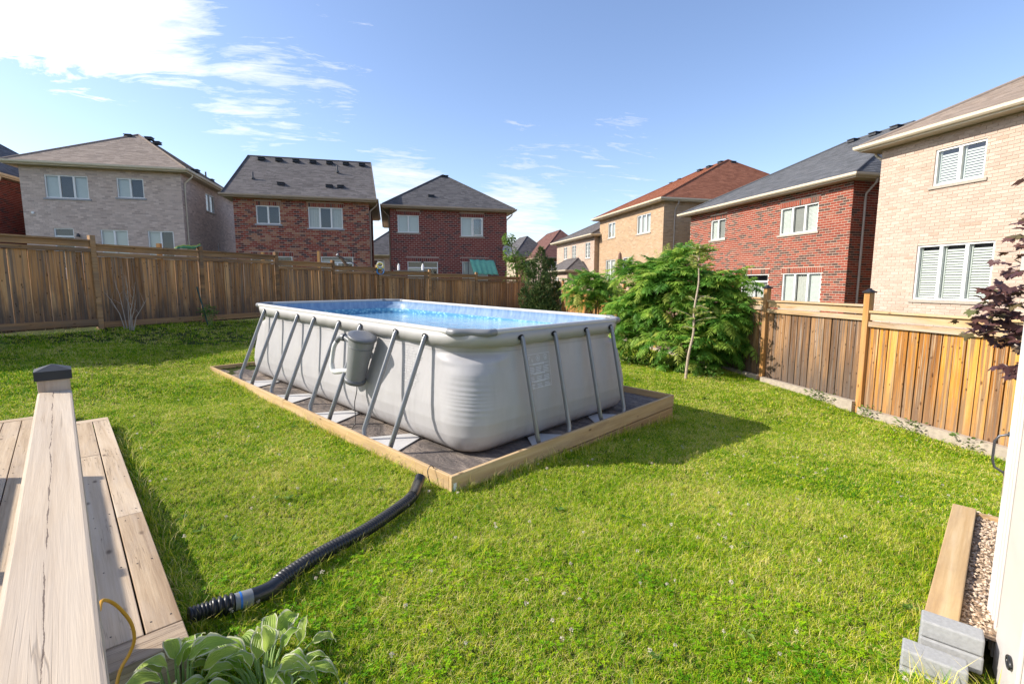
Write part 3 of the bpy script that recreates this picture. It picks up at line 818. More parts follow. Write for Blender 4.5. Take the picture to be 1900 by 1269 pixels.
# --- mixed brick house, second from the left
P = (-12.40, 29.15)
h = thing('mixed_brick_house', 'mottled red brick house with row of seven vents on dark roof', 'house', (*P, .8))
w1, w2 = (-2.41, -1.15, 5.16, 6.20), (0.39, 2.31, 5.0, 6.22)
w3, w4 = (-2.84, -0.605, 2.1, 3.33), (0.98, 2.82, 2.1, 3.35)
lint = [(o[0] - .08, o[1] + .08, o[3], o[3] + .245) for o in (w1, w2, w3, w4)]
brick_wall(h, P, A_ANG, 1, -3.575, 3.83, .4, 6.60, [w1, w2, w3, w4], lint, M_bmix, M_mdull, zlow=1.6, dim=(.27, .092, .020))
window(h, P, A_ANG, 1, *w1, 2, ['dark', 'dark'], M_stonegrey); window(h, P, A_ANG, 1, *w2, 3, ['curtain', 'dark', 'curtain'], M_stonegrey)
window(h, P, A_ANG, 1, *w3, 2, ['dark']); window(h, P, A_ANG, 1, *w4, 2, ['grey', 'dark'], door=True, transom=.35)
side_walls(h, P, A_ANG, 1, -3.575, 3.83, 8.1, .4, 6.60, M_mgrey, M_bdark, 'hi')
ro, L = roof(h, P, A_ANG, 1, -3.575, 3.83, 8.1, 6.73, ((-3.62, 4.05, 3.08), (3.92, 4.05, 3.08)), M_sh_brown, M_trimtan)
for k in range(7): roof_vent(ro, L(-2.75 + k * 1.02, 3.62, 9.55), dA, .40)
pipe_vent(ro, L(-2.75, 1.2, 7.85), .42); pipe_vent(ro, L(1.9, 2.4, 8.75), .45)
for s_ in (-1.15, 1.55, 2.2): roof_vent(ro, L(s_, 0.75, 7.55), dA, .40)
downspout(h, hs(P, A_ANG, 1, 3.83, 0.12, 6.62), dA, nA, .5, M_trimtan)

# --- dark red brick house, third from the left
P = (-4.257, 32.45)
h = thing('dark_brick_house', 'dark red brick house with pointed charcoal hip roof and open casement', 'house', (*P, .1))
w1, w2 = (-3.17, -1.83, 5.01, 6.10), (0.89, 2.39, 4.87, 6.10)
w3, w4 = (-2.61, -0.65, 1.0, 3.18), (0.95, 2.70, 1.9, 3.21)
lint = [(o[0] - .08, o[1] + .08, o[3], o[3] + .245) for o in (w1, w2, w3, w4)]
brick_wall(h, P, A_ANG, 1, -3.64, 4.0, -.3, 6.50, [w1, w2, w3, w4], lint, M_bdark, M_mdull, zlow=1.2, dim=(.275, .098, .024))
window(h, P, A_ANG, 1, *w1, 2, ['blind']); window(h, P, A_ANG, 1, *w2, 2, ['blind', 'dark'], openp=1)
window(h, P, A_ANG, 1, *w3, 2, ['blind', 'dark'], None, door=True, transom=.4); window(h, P, A_ANG, 1, *w4, 2, ['blind'])
side_walls(h, P, A_ANG, 1, -3.64, 4.0, 11, -.3, 6.50, M_mgrey)
ro, L = roof(h, P, A_ANG, 1, -3.64, 4.0, 11, 6.64, ((.18, 3.85, 2.85), (.18, 7.1, 2.85)), M_sh_grey, M_trimtan)
roof_vent(ro, L(.3, 3.75, 9.35), dA, .5); roof_vent(ro, L(-.95, .85, 7.45), dA, .42)
downspout(h, hs(P, A_ANG, 1, -3.64, 0.3, 6.55), -dA, nA, -.2, M_trimtan); downspout(h, hs(P, A_ANG, 1, 4.0, 0.3, 6.55), dA, nA, -.2, M_trimtan)
# satellite dish on its corner
t = thing('satellite_dish', 'grey satellite dish on the corner of the dark brick house', 'satellite dish', hs(P, A_ANG, 1, 3.9, -.05, 3.9))
g = MB(); c0 = hs(P, A_ANG, 1, 3.92, -.42, 3.98); nd_ = Vector((.25, -.93, .28)).normalized(); ux = nd_.orthogonal().normalized(); uy = nd_.cross(ux)
vs = [tuple(c0)]; fs = []
for i in range(1, 5):
    for k in range(20):
        r_ = .33 * i / 4; an = k * math.pi / 10
        vs.append(tuple(c0 + ux * (r_ * math.cos(an)) + uy * (r_ * math.sin(an)) + nd_ * (.10 * (i / 4) ** 2)))
for k in range(20): fs.append((0, 1 + k, 1 + (k + 1) % 20))
for i in range(3):
    for k in range(20):
        a_, b_ = 1 + i * 20 + k, 1 + i * 20 + (k + 1) % 20; fs.append((a_, a_ + 20, b_ + 20, b_))
g.add(vs, fs, smooth=True); g.build('dish', plain('dish_grey', (.42, .42, .45), .5, .3), t, rnd=False)
g = MB(); g.tube([c0, hs(P, A_ANG, 1, 3.9, -.0, 3.75)], .03, 6); g.tube([c0 - Vector((0, 0, .28)), c0 + nd_ * .42 - Vector((0, 0, .12))], .014, 6); g.box((-.05, -.05, -.05), (.05, .05, .05), Matrix.Translation(c0 + nd_ * .42 - Vector((0, 0, .12))))
g.build('arm', M_pipegrey, t, rnd=False)
# green cloth on the line in front of that house
t = thing('hanging_cloth', 'mint green cloth hung out in front of the dark brick house', 'cloth', hs(P, A_ANG, 1, 2.0, -1.0, 1.8))
g = MB(); vs = []; fs = []
for i in range(25):
    for j in range(7):
        s_ = 1.28 + 1.62 * i / 24 + .03 * j; z_ = 3.32 - .16 * j - .05 * (i / 24)
        vs.append(tuple(hs(P, A_ANG, 1, s_, -1.0 - .12 * j + .05 * math.sin(i * 1.3 + .25 * j) * (.4 + j / 7), z_ + .02 * math.sin(i))))
for i in range(24):
    for j in range(6): q = i * 7 + j; fs.append((q, q + 7, q + 8, q + 1))
g.add(vs, fs, smooth=True); o = g.build('cloth', M_cloth, t, rnd=False); o.modifiers.new('s', 'SOLIDIFY').thickness = .006
g = MB(); g.tube([hs(P, A_ANG, 1, 1.2, -1.0, 3.34), hs(P, A_ANG, 1, 3.0, -1.0, 3.30)], .008, 5); g.tube([hs(P, A_ANG, 1, 1.2, -1.0, 3.4), hs(P, A_ANG, 1, 1.2, -1.0, 0)], .025, 6); g.tube([hs(P, A_ANG, 1, 3.0, -1.0, 3.36), hs(P, A_ANG, 1, 3.0, -1.0, 0)], .025, 6)
g.build('line_frame', M_pipegrey, t, rnd=False)

# --- right row
dB = Vector((math.cos(B_ANG), math.sin(B_ANG), 0)); nB = Vector((dB.y, -dB.x, 0))
P = (12.606, 14.52)
h = thing('beige_brick_house', 'beige brick house filling the right edge with louvred shutters in windows', 'house', (*P, -.2))
wu, wl = (-.92, .38, 4.66, 5.70), (-1.37, .64, 1.31, 2.95)
brick_wall(h, P, B_ANG, -1, -9.9, 2.04, -.6, 6.14, [wu, wl], [], M_bbeige, M_mbeige, M_bbeige_o, 300, lambda p, s, z: z > 1.25 and s > -2.2, zlow=0.3)
window(h, P, B_ANG, -1, *wu, 2, None, louvre=True); window(h, P, B_ANG, -1, *wl, 3, None, louvre=True)
side_walls(h, P, B_ANG, -1, -9.9, 2.04, 14.1, -.6, 6.14, M_mbeige)
ro, L = roof(h, P, B_ANG, -1, -9.9, 2.04, 14.1, 6.30, ((-6.4, 7.05, 3.5), (-1.46, 7.05, 3.5)), M_sh_tan, M_trimcream)
downspout(h, hs(P, B_ANG, -1, 2.04, .25, 6.25), dB, nB, -.4, M_trimcream)

P = (12.485, 21.45)
h = thing('bright_red_brick_house', 'bright red brick house with pale mortar and slate grey roof on the right', 'house', (*P, -.2))
wf, wn = (4.98, 6.2, 4.16, 5.24), (-.88, 1.17, 3.97, 5.16)
wd, wl = (1.68, 3.5, .1, 2.25), (-1.27, .81, .7, 2.26)
lint = [(o[0] - .08, o[1] + .08, o[3], o[3] + .245) for o in (wf, wn, wd, wl)]
brick_wall(h, P, B_ANG, -1, -2.42, 8.14, -.6, 5.72, [wf, wn, wd, wl], lint, M_bred, M_mwhite, M_bred_o, 300, lambda p, s, z: z > 1.1, zlow=0.2, dim=(.26, .080, .021))
window(h, P, B_ANG, -1, *wf, 2, ['grey', 'blind']); window(h, P, B_ANG, -1, *wn, 3, ['blind', 'grey', 'blind'])
window(h, P, B_ANG, -1, *wd, 2, ['curtain'], None, door=True, transom=.35); window(h, P, B_ANG, -1, *wl, 3, ['blind', 'curtain', 'blind'])
side_walls(h, P, B_ANG, -1, -2.42, 8.14, 14.1, -.6, 5.72, M_mwhite, M_bred, 'lo')
ro, L = roof(h, P, B_ANG, -1, -2.42, 8.14, 14.1, 5.87, ((1.08, 7.05, 3.55), (4.64, 7.05, 3.55)), M_sh_blue, M_trimcream)
for s_ in (1.6, 2.7, 3.9): roof_vent(ro, L(s_, 6.7, 9.28), dB)
downspout(h, hs(P, B_ANG, -1, -2.42, .55, 5.75), -dB, nB, -.4, M_spout)

P = (8.151, 37.4)
h = thing('rust_roof_house', 'tan brick house with rust-red shingle roof behind the sumac', 'house', (*P, -.2))
w1, w2, wd, w4 = (.82, 2.1, 5.34, 6.51), (-4.55, -2.66, 5.2, 6.47), (.63, 2.42, 2.1, 3.65), (-2.2, -.6, 2.4, 3.7)
brick_wall(h, P, B_ANG, -1, -6.16, 3.74, -.6, 6.93, [w1, w2, wd, w4], [], M_btan, M_mbeige, zlow=1.4)
window(h, P, B_ANG, -1, *w1, 2, ['curtain']); window(h, P, B_ANG, -1, *w2, 3, ['curtain']); window(h, P, B_ANG, -1, *wd, 2, ['curtain']); window(h, P, B_ANG, -1, *w4, 2, ['curtain'])
side_walls(h, P, B_ANG, -1, -6.16, 3.74, 14.1, -.6, 6.93, M_mbeige, M_btan, 'lo')
ro, L = roof(h, P, B_ANG, -1, -6.16, 3.74, 14.1, 7.08, ((-2.66, 7.05, 3.57), (.24, 7.05, 3.57)), M_sh_rust, M_trimcream)
for s_, t_, z_ in ((-2.4, 6.7, 10.5), (-1.2, 6.6, 10.45), (-.2, 6.5, 10.4), (-2.75, 7.35, 10.45), (1.2, 5.7, 9.95), (1.7, 5.3, 9.75)): roof_vent(ro, L(s_, t_, z_), dB)
downspout(h, hs(P, B_ANG, -1, -6.16, .75, 6.95), -dB, nB, -.4, M_spout)

P = (5.918, 45.1)
h = thing('porch_house', 'small tan house with hipped porch roof and narrow paned windows', 'house', (*P, -.2))
ws_ = [(2.5, 3.55, 4.1, 5.29), (.14, 1.3, 4.0, 5.29), (-3.2, -2.05, 3.95, 5.29)]
brick_wall(h, P, B_ANG, -1, -4.07, 5.6, -.6, 5.70, ws_, [], M_bbeige, M_mbeige, zlow=1.4)
for w_ in ws_: window(h, P, B_ANG, -1, *w_, 2, ['dark', 'curtain'], grid=True)
side_walls(h, P, B_ANG, -1, -4.07, 5.6, 14, -.6, 5.70, M_mbeige, M_btan, 'lo')
ro, L = roof(h, P, B_ANG, -1, -4.07, 5.6, 14, 5.84, ((-.5, 7, 3.5), (2.0, 7, 3.5)), M_sh_brown, M_trimcream)
pipe_vent(ro, L(.8, 5.9, 8.9), .7); roof_vent(ro, L(2.3, 5.9, 8.75), dB); roof_vent(ro, L(-.2, 6.2, 9.0), dB)
# porch projecting to the left
pp = hs(P, B_ANG, -1, 0, -1.7, 0)
pw = (-.1, 1.1, 1.35, 2.35)
brick_wall(h, (pp.x, pp.y), B_ANG, -1, -2.3, 2.2, -.6, 2.85, [pw], [], M_bbeige, M_mbeige, zlow=1.0)
window(h, (pp.x, pp.y), B_ANG, -1, *pw, 2, ['dark'], grid=True)
side_walls(h, (pp.x, pp.y), B_ANG, -1, -2.3, 2.2, 1.69, -.6, 2.85, M_mbeige)
roof(h, (pp.x, pp.y), B_ANG, -1, -2.6, 2.4, 1.25, 2.92, ((-1.6, 1.25, 1.05), (1.2, 1.25, 1.05)), M_sh_brown, M_trimcream, ov=.35)
downspout(h, hs(P, B_ANG, -1, -4.07, .5, 5.75), -dB, nB, -.4, M_trimcream)

def far_house(name, label, px, py, ang, w, dep, zb, ze, hr, mat, mort, sh, trim):
    h = thing(name, label, 'house', (px, py, zb))
    P = (px, py)
    wn_ = [(-w * .32, -w * .12, ze - 1.6, ze - .5), (w * .12, w * .34, ze - 1.6, ze - .5)]
    brick_wall(h, P, ang, 1, -w / 2, w / 2, zb - .5, ze - .15, wn_, [], mat, mort, zlow=ze - 3.2)
    for q in wn_: window(h, P, ang, 1, *q, 2, ['dark', 'blind'])
    side_walls(h, P, ang, 1, -w / 2, w / 2, dep, zb - .5, ze - .15, mort)
    i_ = min(w, dep) / 2
    rg = ((0, i_ - .2, hr), (0, max(dep - i_, i_), hr)) if dep >= w else ((-w / 2 + i_, i_, hr), (w / 2 - i_, i_, hr))
    roof(h, P, ang, 1, -w / 2, w / 2, dep, ze, rg, sh, trim)
    return h
far_house('far_house', 'far grey house with steep pointed dark roof above the conifer', 2.9, 66, rad(20), 5.2, 8, 0, 5.3, 2.9, M_btan, M_mbeige, M_sh_grey, M_trimtan)
far_house('far_house', 'far house with low dark roof beside the satellite dish', -.6, 70, rad(15), 6.0, 8, 0, 5.2, 2.4, M_btan, M_mbeige, M_sh_grey, M_trimtan)
far_house('far_house', 'far dark brick house with brown-red roof left of the porch house', 6.8, 60, rad(13), 6.5, 12, 0, 4.9, 3.6, M_bdark, M_mgrey, M_sh_dark, M_trimtan)
far_house('far_house', 'far pale house seen in the gap between the two red houses', -12.2, 50, rad(14), 6.5, 10, 0, 4.6, 2.8, M_btaupe, M_mtaupe, M_sh_grey, M_trimcream)

# ------------------------------------------------------------------ fences
def board_mesh(w, h_, th, mat, warp=0.0):
    g = MB(); ys = 3
    g.box((-w / 2, -th / 2, 0), (w / 2, th / 2, h_))
    me = g.mesh('board', False); me.materials.append(mat)
    return me

def fence(name, label, posts, tops, bases, mats, cap=False, pmats={}, gaps=(.002, .003, .004, .008), bw=0.152, post_h=0.10, curb=None, face=1, flush=False, loc_end=True):
    """posts: list of (x, y); tops/bases: panel heights; every board, rail and post is its own part"""
    mb_, mr_, mp_ = mats
    root = thing(name, label, 'fence', (*posts[0], bases[0]))
    INVR = INV[root.name]
    cache = {}
    def put(nm, me, M):
        o = bpy.data.objects.new(nm, me); COL.objects.link(o); o.parent = root; o.matrix_parent_inverse = INVR
        o.matrix_basis = M
        return o
    def boxmesh(key, lo, hi, mat):
        if key not in cache:
            g = MB(); g.box(lo, hi); me = g.mesh('piece', False); me.materials.append(mat)
            cache[key] = me
        return cache[key]
    n = len(posts)
    for i in range(n):
        x, y = posts[i]
        j = min(i, n - 2); dx, dy = posts[j+1][0] - posts[j][0], posts[j+1][1] - posts[j][1]; an = math.atan2(dy, dx)
        zt = max([tops[k] for k in (i - 1, i) if 0 <= k < n - 1]) + post_h; zb = min([bases[k] for k in (i - 1, i) if 0 <= k < n - 1]) - .35
        M = Matrix.Translation((x, y, zb)) @ Matrix.Rotation(an, 4, 'Z') @ Matrix.Rotation(rad(random.uniform(-.5, .5)), 4, 'Y')
        po = put('post', boxmesh(('p', round(zt - zb, 2)), (-.052, -.052, 0), (.052, .052, zt - zb), mp_), M)
        if cap:
            if 'cap' not in cache:
                g = MB(); g.box((-.075, -.075, 0), (.075, .075, .028))
                g.add([(-.06, -.06, .028), (.06, -.06, .028), (.06, .06, .028), (-.06, .06, .028), (-.018, -.018, .065), (.018, -.018, .065), (.018, .018, .065), (-.018, .018, .065)], [(4,5,6,7),(0,1,5,4),(1,2,6,5),(2,3,7,6),(3,0,4,7)])
                g.box((-.022, -.022, .065), (.022, .022, .078))
                cache['cap'] = g.mesh('post_cap', False); cache['cap'].materials.append(M_blackcap)
            co_ = bpy.data.objects.new('post_cap', cache['cap']); COL.objects.link(co_); co_.parent = po; co_.location = (0, 0, zt - zb)
    for i in range(n - 1):
        (x0, y0), (x1, y1) = posts[i], posts[i+1]
        ln = math.hypot(x1 - x0, y1 - y0); an = math.atan2(y1 - y0, x1 - x0)
        B = Matrix.Translation((x0, y0, 0)) @ Matrix.Rotation(an, 4, 'Z')
        zt, zb = tops[i], bases[i]
        l0, l1 = .056, ln - .056
        L_ = l1 - l0
        yf = -.035 * face       # visible side
        put('cap_rail', boxmesh(('cr', round(L_, 2)), (0, -.058, 0), (L_, .058, .036), mr_), B @ Matrix.Translation((l0, 0, zt - .036)))
        put('top_board', boxmesh(('tb', round(L_, 2)), (0, -.016, 0), (L_, .016, .125), mr_), B @ Matrix.Translation((l0, 0, zt - .036 - .127)))
        put('mid_rail', boxmesh(('mr', round(L_, 2)), (0, -.048, 0), (L_, .048, .085), mr_), B @ Matrix.Translation((l0, 0, zt - .275)))
        put('bottom_rail', boxmesh(('br', round(L_, 2)), (0, -.019, 0), (L_, .019, .135), mr_), B @ Matrix.Translation((l0, yf if curb is None else .085, zb + .06)))
        nb = max(1, round(L_ / bw)); wb = L_ / nb
        h_ = zt - .277 - zb - (.02 if curb is None else -.02)
        for k in range(nb):
            dz = random.uniform(-.015, .0)
            w_ = wb - random.choice(gaps)
            me = boxmesh(('b', round(w_, 3), round(h_, 2), i), (-w_ / 2, -.009, 0), (w_ / 2, .009, h_), pmats.get(i, mb_))
            yo = random.uniform(-.005, .005) + .012 * face
            put('board', me, B @ Matrix.Translation((l0 + (k + .5) * wb, yo, zb + .02 + dz)) @ Matrix.Rotation(rad(random.uniform(-.25, .25)), 4, 'Y'))
        if curb is not None:
            for k in range(1, nb):
                put('board', boxmesh(('bb', round(h_, 2), i), (-.035, -.008, 0), (.035, .008, h_), pmats.get(i, mb_)), B @ Matrix.Translation((l0 + k * wb, .045, zb + .02)))
            put('curb', boxmesh(('cb', round(ln, 2)), (0, -.05, 0), (ln - .11, .05, .30), curb), B @ Matrix.Translation((l0, -.075 * face, zb - .22)))
    return root

lp = [(-11.44, 6.64), (-10.46, 8.87), (-9.47, 11.11), (-8.49, 13.34), (-7.51, 15.57), (-6.53, 17.81), (-5.54, 20.04)]
fence('board_fence', 'long brown weathered board fence stepping down along the left', lp, [2.74, 2.73, 2.65, 2.65, 2.50, 2.41], [.76, .76, .69, .69, .54, .45], (M_fence, M_frail, M_frail), face=1)
rp = [(-5.54, 20.04), (-3.62, 21.40), (-1.66, 22.82), (.40, 24.25), (2.45, 25.67)]
fence('board_fence', 'dark brown board fence across the back behind the pool', [(rp[0][0] + .11, rp[0][1] + .06)] + rp[1:], [2.27, 2.19, 2.10, 1.80], [.32, .24, .14, -.16], (M_fence, M_frail, M_frail), face=1)
rt_ = []
for k in range(9):
    rt_.append((6.67 - .507 * k, 5.99 + 2.387 * k))
rt_ = [(7.18, 3.60)] + rt_
rt_[-1] = (2.62, 25.1)
fence('cedar_fence', 'orange cedar board fence with black post caps along the right', rt_[::-1], [1.72, 1.66, 1.60, 1.56, 1.52, 1.48, 1.43, 1.33, 1.30], [-.22, -.28, -.32, -.34, -.34, -.35, -.36, -.44, -.5], (M_cedar, M_crail, M_cpost), cap=True, bw=.172, post_h=.20, curb=M_conc, face=1, pmats={4: M_cedar_grey, 5: M_cedar_grey, 6: M_cedar_grey, 3: M_cedar_grey}, gaps=(.012, .014, .017, .020))

# ------------------------------------------------------------------ pool
TH = -0.757
U = Vector((math.cos(TH), math.sin(TH), -0.02)).normalized(); Wv = Vector((-math.sin(TH), math.cos(TH), 0)); Nn = U.cross(Wv)
PR = Matrix(((U.x, Wv.x, Nn.x), (U.y, Wv.y, Nn.y), (U.z, Wv.z, Nn.z)))
PC = Vector((-1.6, 8.143, 0))
PL, PW, PH = 6.11, 3.09, 1.32

# planked box with ground sheet
box = thing('plank_box', 'low pine plank box set into the lawn around the pool', 'planter frame', PC, rotm=PR)
fu0, fu1, fv0, fv1 = -3.83, 3.43, -2.10, 2.41
def plank(u0, v0, u1, v1, z0, z1, nm='plank', th=.04, mat=M_pine, par=box):
    ln = math.hypot(u1 - u0, v1 - v0); an = math.atan2(v1 - v0, u1 - u0)
    g = MB(); g.box((0, -th / 2, 0), (ln, th / 2, z1 - z0)); me = g.mesh(nm, False); me.materials.append(mat)
    o = bpy.data.objects.new(nm, me); COL.objects.link(o); o.parent = par
    o.matrix_basis = Matrix.Translation((u0, v0, z0)) @ Matrix.Rotation(an, 4, 'Z')
    bevel(o, .005); return o
plank(fu0, fv0, -.35, fv0, -.09, .10); plank(-.345, fv0, fu1 - .022, fv0, -.082, .095)
plank(-.9, fv0 - .002, fu1 - .022, fv0 - .002, -.28, -.088)
plank(fu1, fv0 - .02, fu1, fv1 + .02, -.085, .10); plank(fu1 - .004, fv0 - .02, fu1 - .004, fv1 + .012, -.28, -.100); plank(fu1 - .002, fv0 + 1.0, fu1 - .002, fv1, -.47, -.292)
plank(fu0 + .02, fv1, fu1 - .022, fv1, -.085, .10); plank(fu0 + .02, fv1, fu1 - .022, fv1, -.28, -.09)
plank(fu0, fv0 + .02, fu0, fv1 - .02, -.085, .10)
g = MB(); g.box((fu1 + .0215, fv0 - .0, -.06), (fu1 + .024, fv0 + .035, .03)); o = g.build('tag', M_white, box, local=True, rnd=False)
# ground sheet
mt, t, out = newmat('ground_sheet')
co = t.new('ShaderNodeTexCoord').outputs['Object']
n1 = t.noise(t.mapping(co, scale=(1, 2.2, 1)), 2.0, 6, 0.65, 0.8); n2 = t.noise(co, 26, 4, 0.7)
col = t.ramp(t.math('ADD', t.math('MULTIPLY', n1, .7), t.math('MULTIPLY', n2, .3)), [(.33, (.06, .055, .053)), (.5, (.155, .13, .115)), (.66, (.33, .27, .22))])
principled(t, out, col, .9, .2, n1, .8, .06)
M_sheet = mt
g = MB(); nu, nv = 90, 56; vs = []; fs = []
for i in range(nu + 1):
    for j in range(nv + 1):
        uu = fu0 + .02 + (fu1 - fu0 - .04) * i / nu; vv = fv0 + .02 + (fv1 - fv0 - .04) * j / nv
        edge = 1.0 if (abs(uu) > 3.1 or vv < -1.6 or vv > 1.7) else 0.0
        rough = .05 * max(0, math.sin(uu * 9 + vv * 5) * math.sin(vv * 11 - uu * 3)) * (1.0 if uu < -2.6 else .12)
        vs.append((uu, vv, edge * rough - (.0 if edge else .004)))
for i in range(nu):
    for j in range(nv): q = i * (nv + 1) + j; fs.append((q, q + nv + 1, q + nv + 2, q + 1))
g.add(vs, fs, smooth=True); g.build('ground_sheet', M_sheet, box, local=True, rnd=False)

pool = thing('frame_pool', 'large grey rectangular above-ground frame pool filled with blue water', 'swimming pool', PC, rotm=PR)

def rrect(hx, hy, r, m_=12, ns=(56, 30)):
    """rounded rectangle outline, counter-clockwise from the +u,-v corner; returns points and outward normals"""
    pts = []
    def line(x0, y0, x1, y1, n_):
        for k in range(n_):
            f = k / n_; pts.append((x0 + (x1 - x0) * f, y0 + (y1 - y0) * f))
    def arc(cx_, cy_, a0):
        for k in range(m_):
            a = a0 + (math.pi / 2) * k / m_; pts.append((cx_ + r * math.cos(a), cy_ + r * math.sin(a)))
    line(-hx + r, -hy, hx - r, -hy, ns[0]); arc(hx - r, -hy + r, -math.pi / 2)
    line(hx, -hy + r, hx, hy - r, ns[1]); arc(hx - r, hy - r, 0)
    line(hx - r, hy, -hx + r, hy, ns[0]); arc(-hx + r, hy - r, math.pi / 2)
    line(-hx, hy - r, -hx, -hy + r, ns[1]); arc(-hx + r, -hy + r, math.pi)
    return pts

PROF = [(0.0, -.07), (.03, .0), (.07, .045), (.13, .08), (.22, .105), (.35, .115), (.5, .10), (.65, .075), (.8, .05), (.95, .025), (1.08, .008), (1.18, .0), (1.30, .0)]
def off_at(z):
    for (z0, o0), (z1, o1) in zip(PROF, PROF[1:]):
        if z0 <= z <= z1: return o0 + (o1 - o0) * (z - z0) / (z1 - z0)
    return PROF[-1][1] if z > 1 else PROF[0][1]
def rad_at(z):
    kn = ((0, .26), (.12, .34), (.4, .38), (.85, .38), (.97, .44), (1.08, .64), (1.17, .50), (1.40, .46))
    for (a_, ra), (b_, rb) in zip(kn, kn[1:]):
        if a_ <= z <= b_:
            f = (z - a_) / (b_ - a_); f = f * f * (3 - 2 * f); return ra + (rb - ra) * f
    return .46
zs_ = [0, .012, .03, .05, .075, .10, .14, .18] + list(np.linspace(.21, 1.30, 84))
g = MB(); vs = []; rings = []
for z in zs_:
    rings.append(rrect(PL / 2 + off_at(z) - .02, PW / 2 + off_at(z) - .02, rad_at(z)))
npt = len(rings[0])
for zi, z in enumerate(zs_):
    for k, (x, y) in enumerate(rings[zi]):
        # wrinkles close to the four corners, strongest at mid-height, and sagging folds right below the rim
        cxn = min(abs(abs(x) - PL / 2), 1.0); cyn = min(abs(abs(y) - PW / 2), 1.0)
        corner = math.exp(-((cxn ** 2 + cyn ** 2) / .16))
        wr = .0055 * math.exp(-((cxn ** 2 + cyn ** 2) / .05)) * math.sin(z * 140 + 5 * (x + y) + 2 * math.sin(z * 21)) * math.exp(-((z - .62) / .20) ** 2)
        fold = -.02 * corner * math.exp(-((z - 1.09) / .06) ** 2) + .035 * corner * math.exp(-((z - 1.02) / .05) ** 2) * math.sin((x - y) * 14)
        slack = (.006 * math.sin(x * 5.3) + .004 * math.sin(x * 9.1 + 4 * z)) * math.sin(z * 2.3) if abs(y) > PW / 2 - .1 else (.006 * math.sin(y * 5.3) + .004 * math.sin(y * 9.1 + 4 * z)) * math.sin(z * 2.3)
        ln = math.hypot(x / PL, y / PW) + 1e-6
        nx_, ny_ = (math.copysign(1, x) if abs(x) > PL / 2 - .35 and abs(abs(x) - PL / 2) < abs(abs(y) - PW / 2) else 0), 0
        if nx_ == 0: ny_ = math.copysign(1, y)
        dlt = wr + fold + slack
        vs.append((x + nx_ * dlt, y + ny_ * dlt, z))
fs = [(i * npt + k, i * npt + (k + 1) % npt, (i + 1) * npt + (k + 1) % npt, (i + 1) * npt + k) for i in range(len(zs_) - 1) for k in range(npt)]
g.add(vs, fs, smooth=True)
mt, t, out = newmat('grey_pvc')
co = t.new('ShaderNodeTexCoord').outputs['Object']
n1 = t.noise(co, 1.6, 4); n2 = t.noise(t.mapping(co, scale=(3, 3, 1)), 3.0, 5, .6)
col = t.ramp(t.math('ADD', t.math('MULTIPLY', n1, .6), t.math('MULTIPLY', n2, .4)), [(.35, (.375, .365, .37)), (.65, (.435, .425, .43))])
sp = t.new('ShaderNodeSeparateXYZ'); t.l.new(co, sp.inputs[0])
dirt = t.math('MULTIPLY', t.ramp(t.math('ADD', sp.outputs[2], t.math('MULTIPLY', t.noise(co, 9, 5, .7), .28)), [(.14, 1.0), (.30, 0.0)]), .55)
col = t.mix(dirt, col, (.17, .135, .095, 1))
runs = t.ramp(t.noise(t.mapping(co, scale=(7, 7, .5)), 1.0, 4, .6), [(.58, 0.0), (.72, 1.0)])
col = t.mix(t.math('MULTIPLY', runs, .14), col, (.20, .19, .18, 1))
seam = t.math('LESS_THAN', t.math('ABSOLUTE', t.math('SUBTRACT', sp.outputs[2], 1.095)), .004)
col = t.mix(t.math('MULTIPLY', seam, .45), col, (.20, .195, .20, 1))
wv = t.new('ShaderNodeTexWave'); t.l.new(co, wv.inputs['Vector']); wv.inputs['Scale'].default_value = 90
principled(t, out, col, .48, .4, wv.outputs['Fac'], .04, .002)
M_pvc = mt
g.build('wall', M_pvc, pool, local=True, rnd=False)
# sleeve round the top
g = MB(); r0_, r1_ = rrect(PL / 2 + .0335, PW / 2 + .0335, .50), rrect(PL / 2 + .022, PW / 2 + .022, .54)
vs = [(x, y, 1.31) for x, y in r0_] + [(x, y, 1.155 + .006 * math.sin(k * 1.7)) for k, (x, y) in enumerate(r1_)]
g.add(vs, [(npt + k, npt + (k + 1) % npt, (k + 1) % npt, k) for k in range(npt)], smooth=True)
o = g.build('sleeve', plain('grey_sleeve', (.38, .372, .36), .5, .4, .04, 3), pool, local=True, rnd=False); o.modifiers.new('s', 'SOLIDIFY').thickness = .004
def cat_path(pts, n=5):
    P_ = [Vector(p) for p in pts]; o_ = []
    for i in range(len(P_) - 1):
        p0, p1, p2, p3 = P_[max(i-1, 0)], P_[i], P_[i+1], P_[min(i+2, len(P_)-1)]
        for k in range(n):
            t_ = k / n; o_.append(0.5 * ((2 * p1) + (p2 - p0) * t_ + (2*p0 - 5*p1 + 4*p2 - p3) * t_**2 + (3*p1 - p0 - 3*p2 + p3) * t_**3))
    o_.append(P_[-1]); return o_
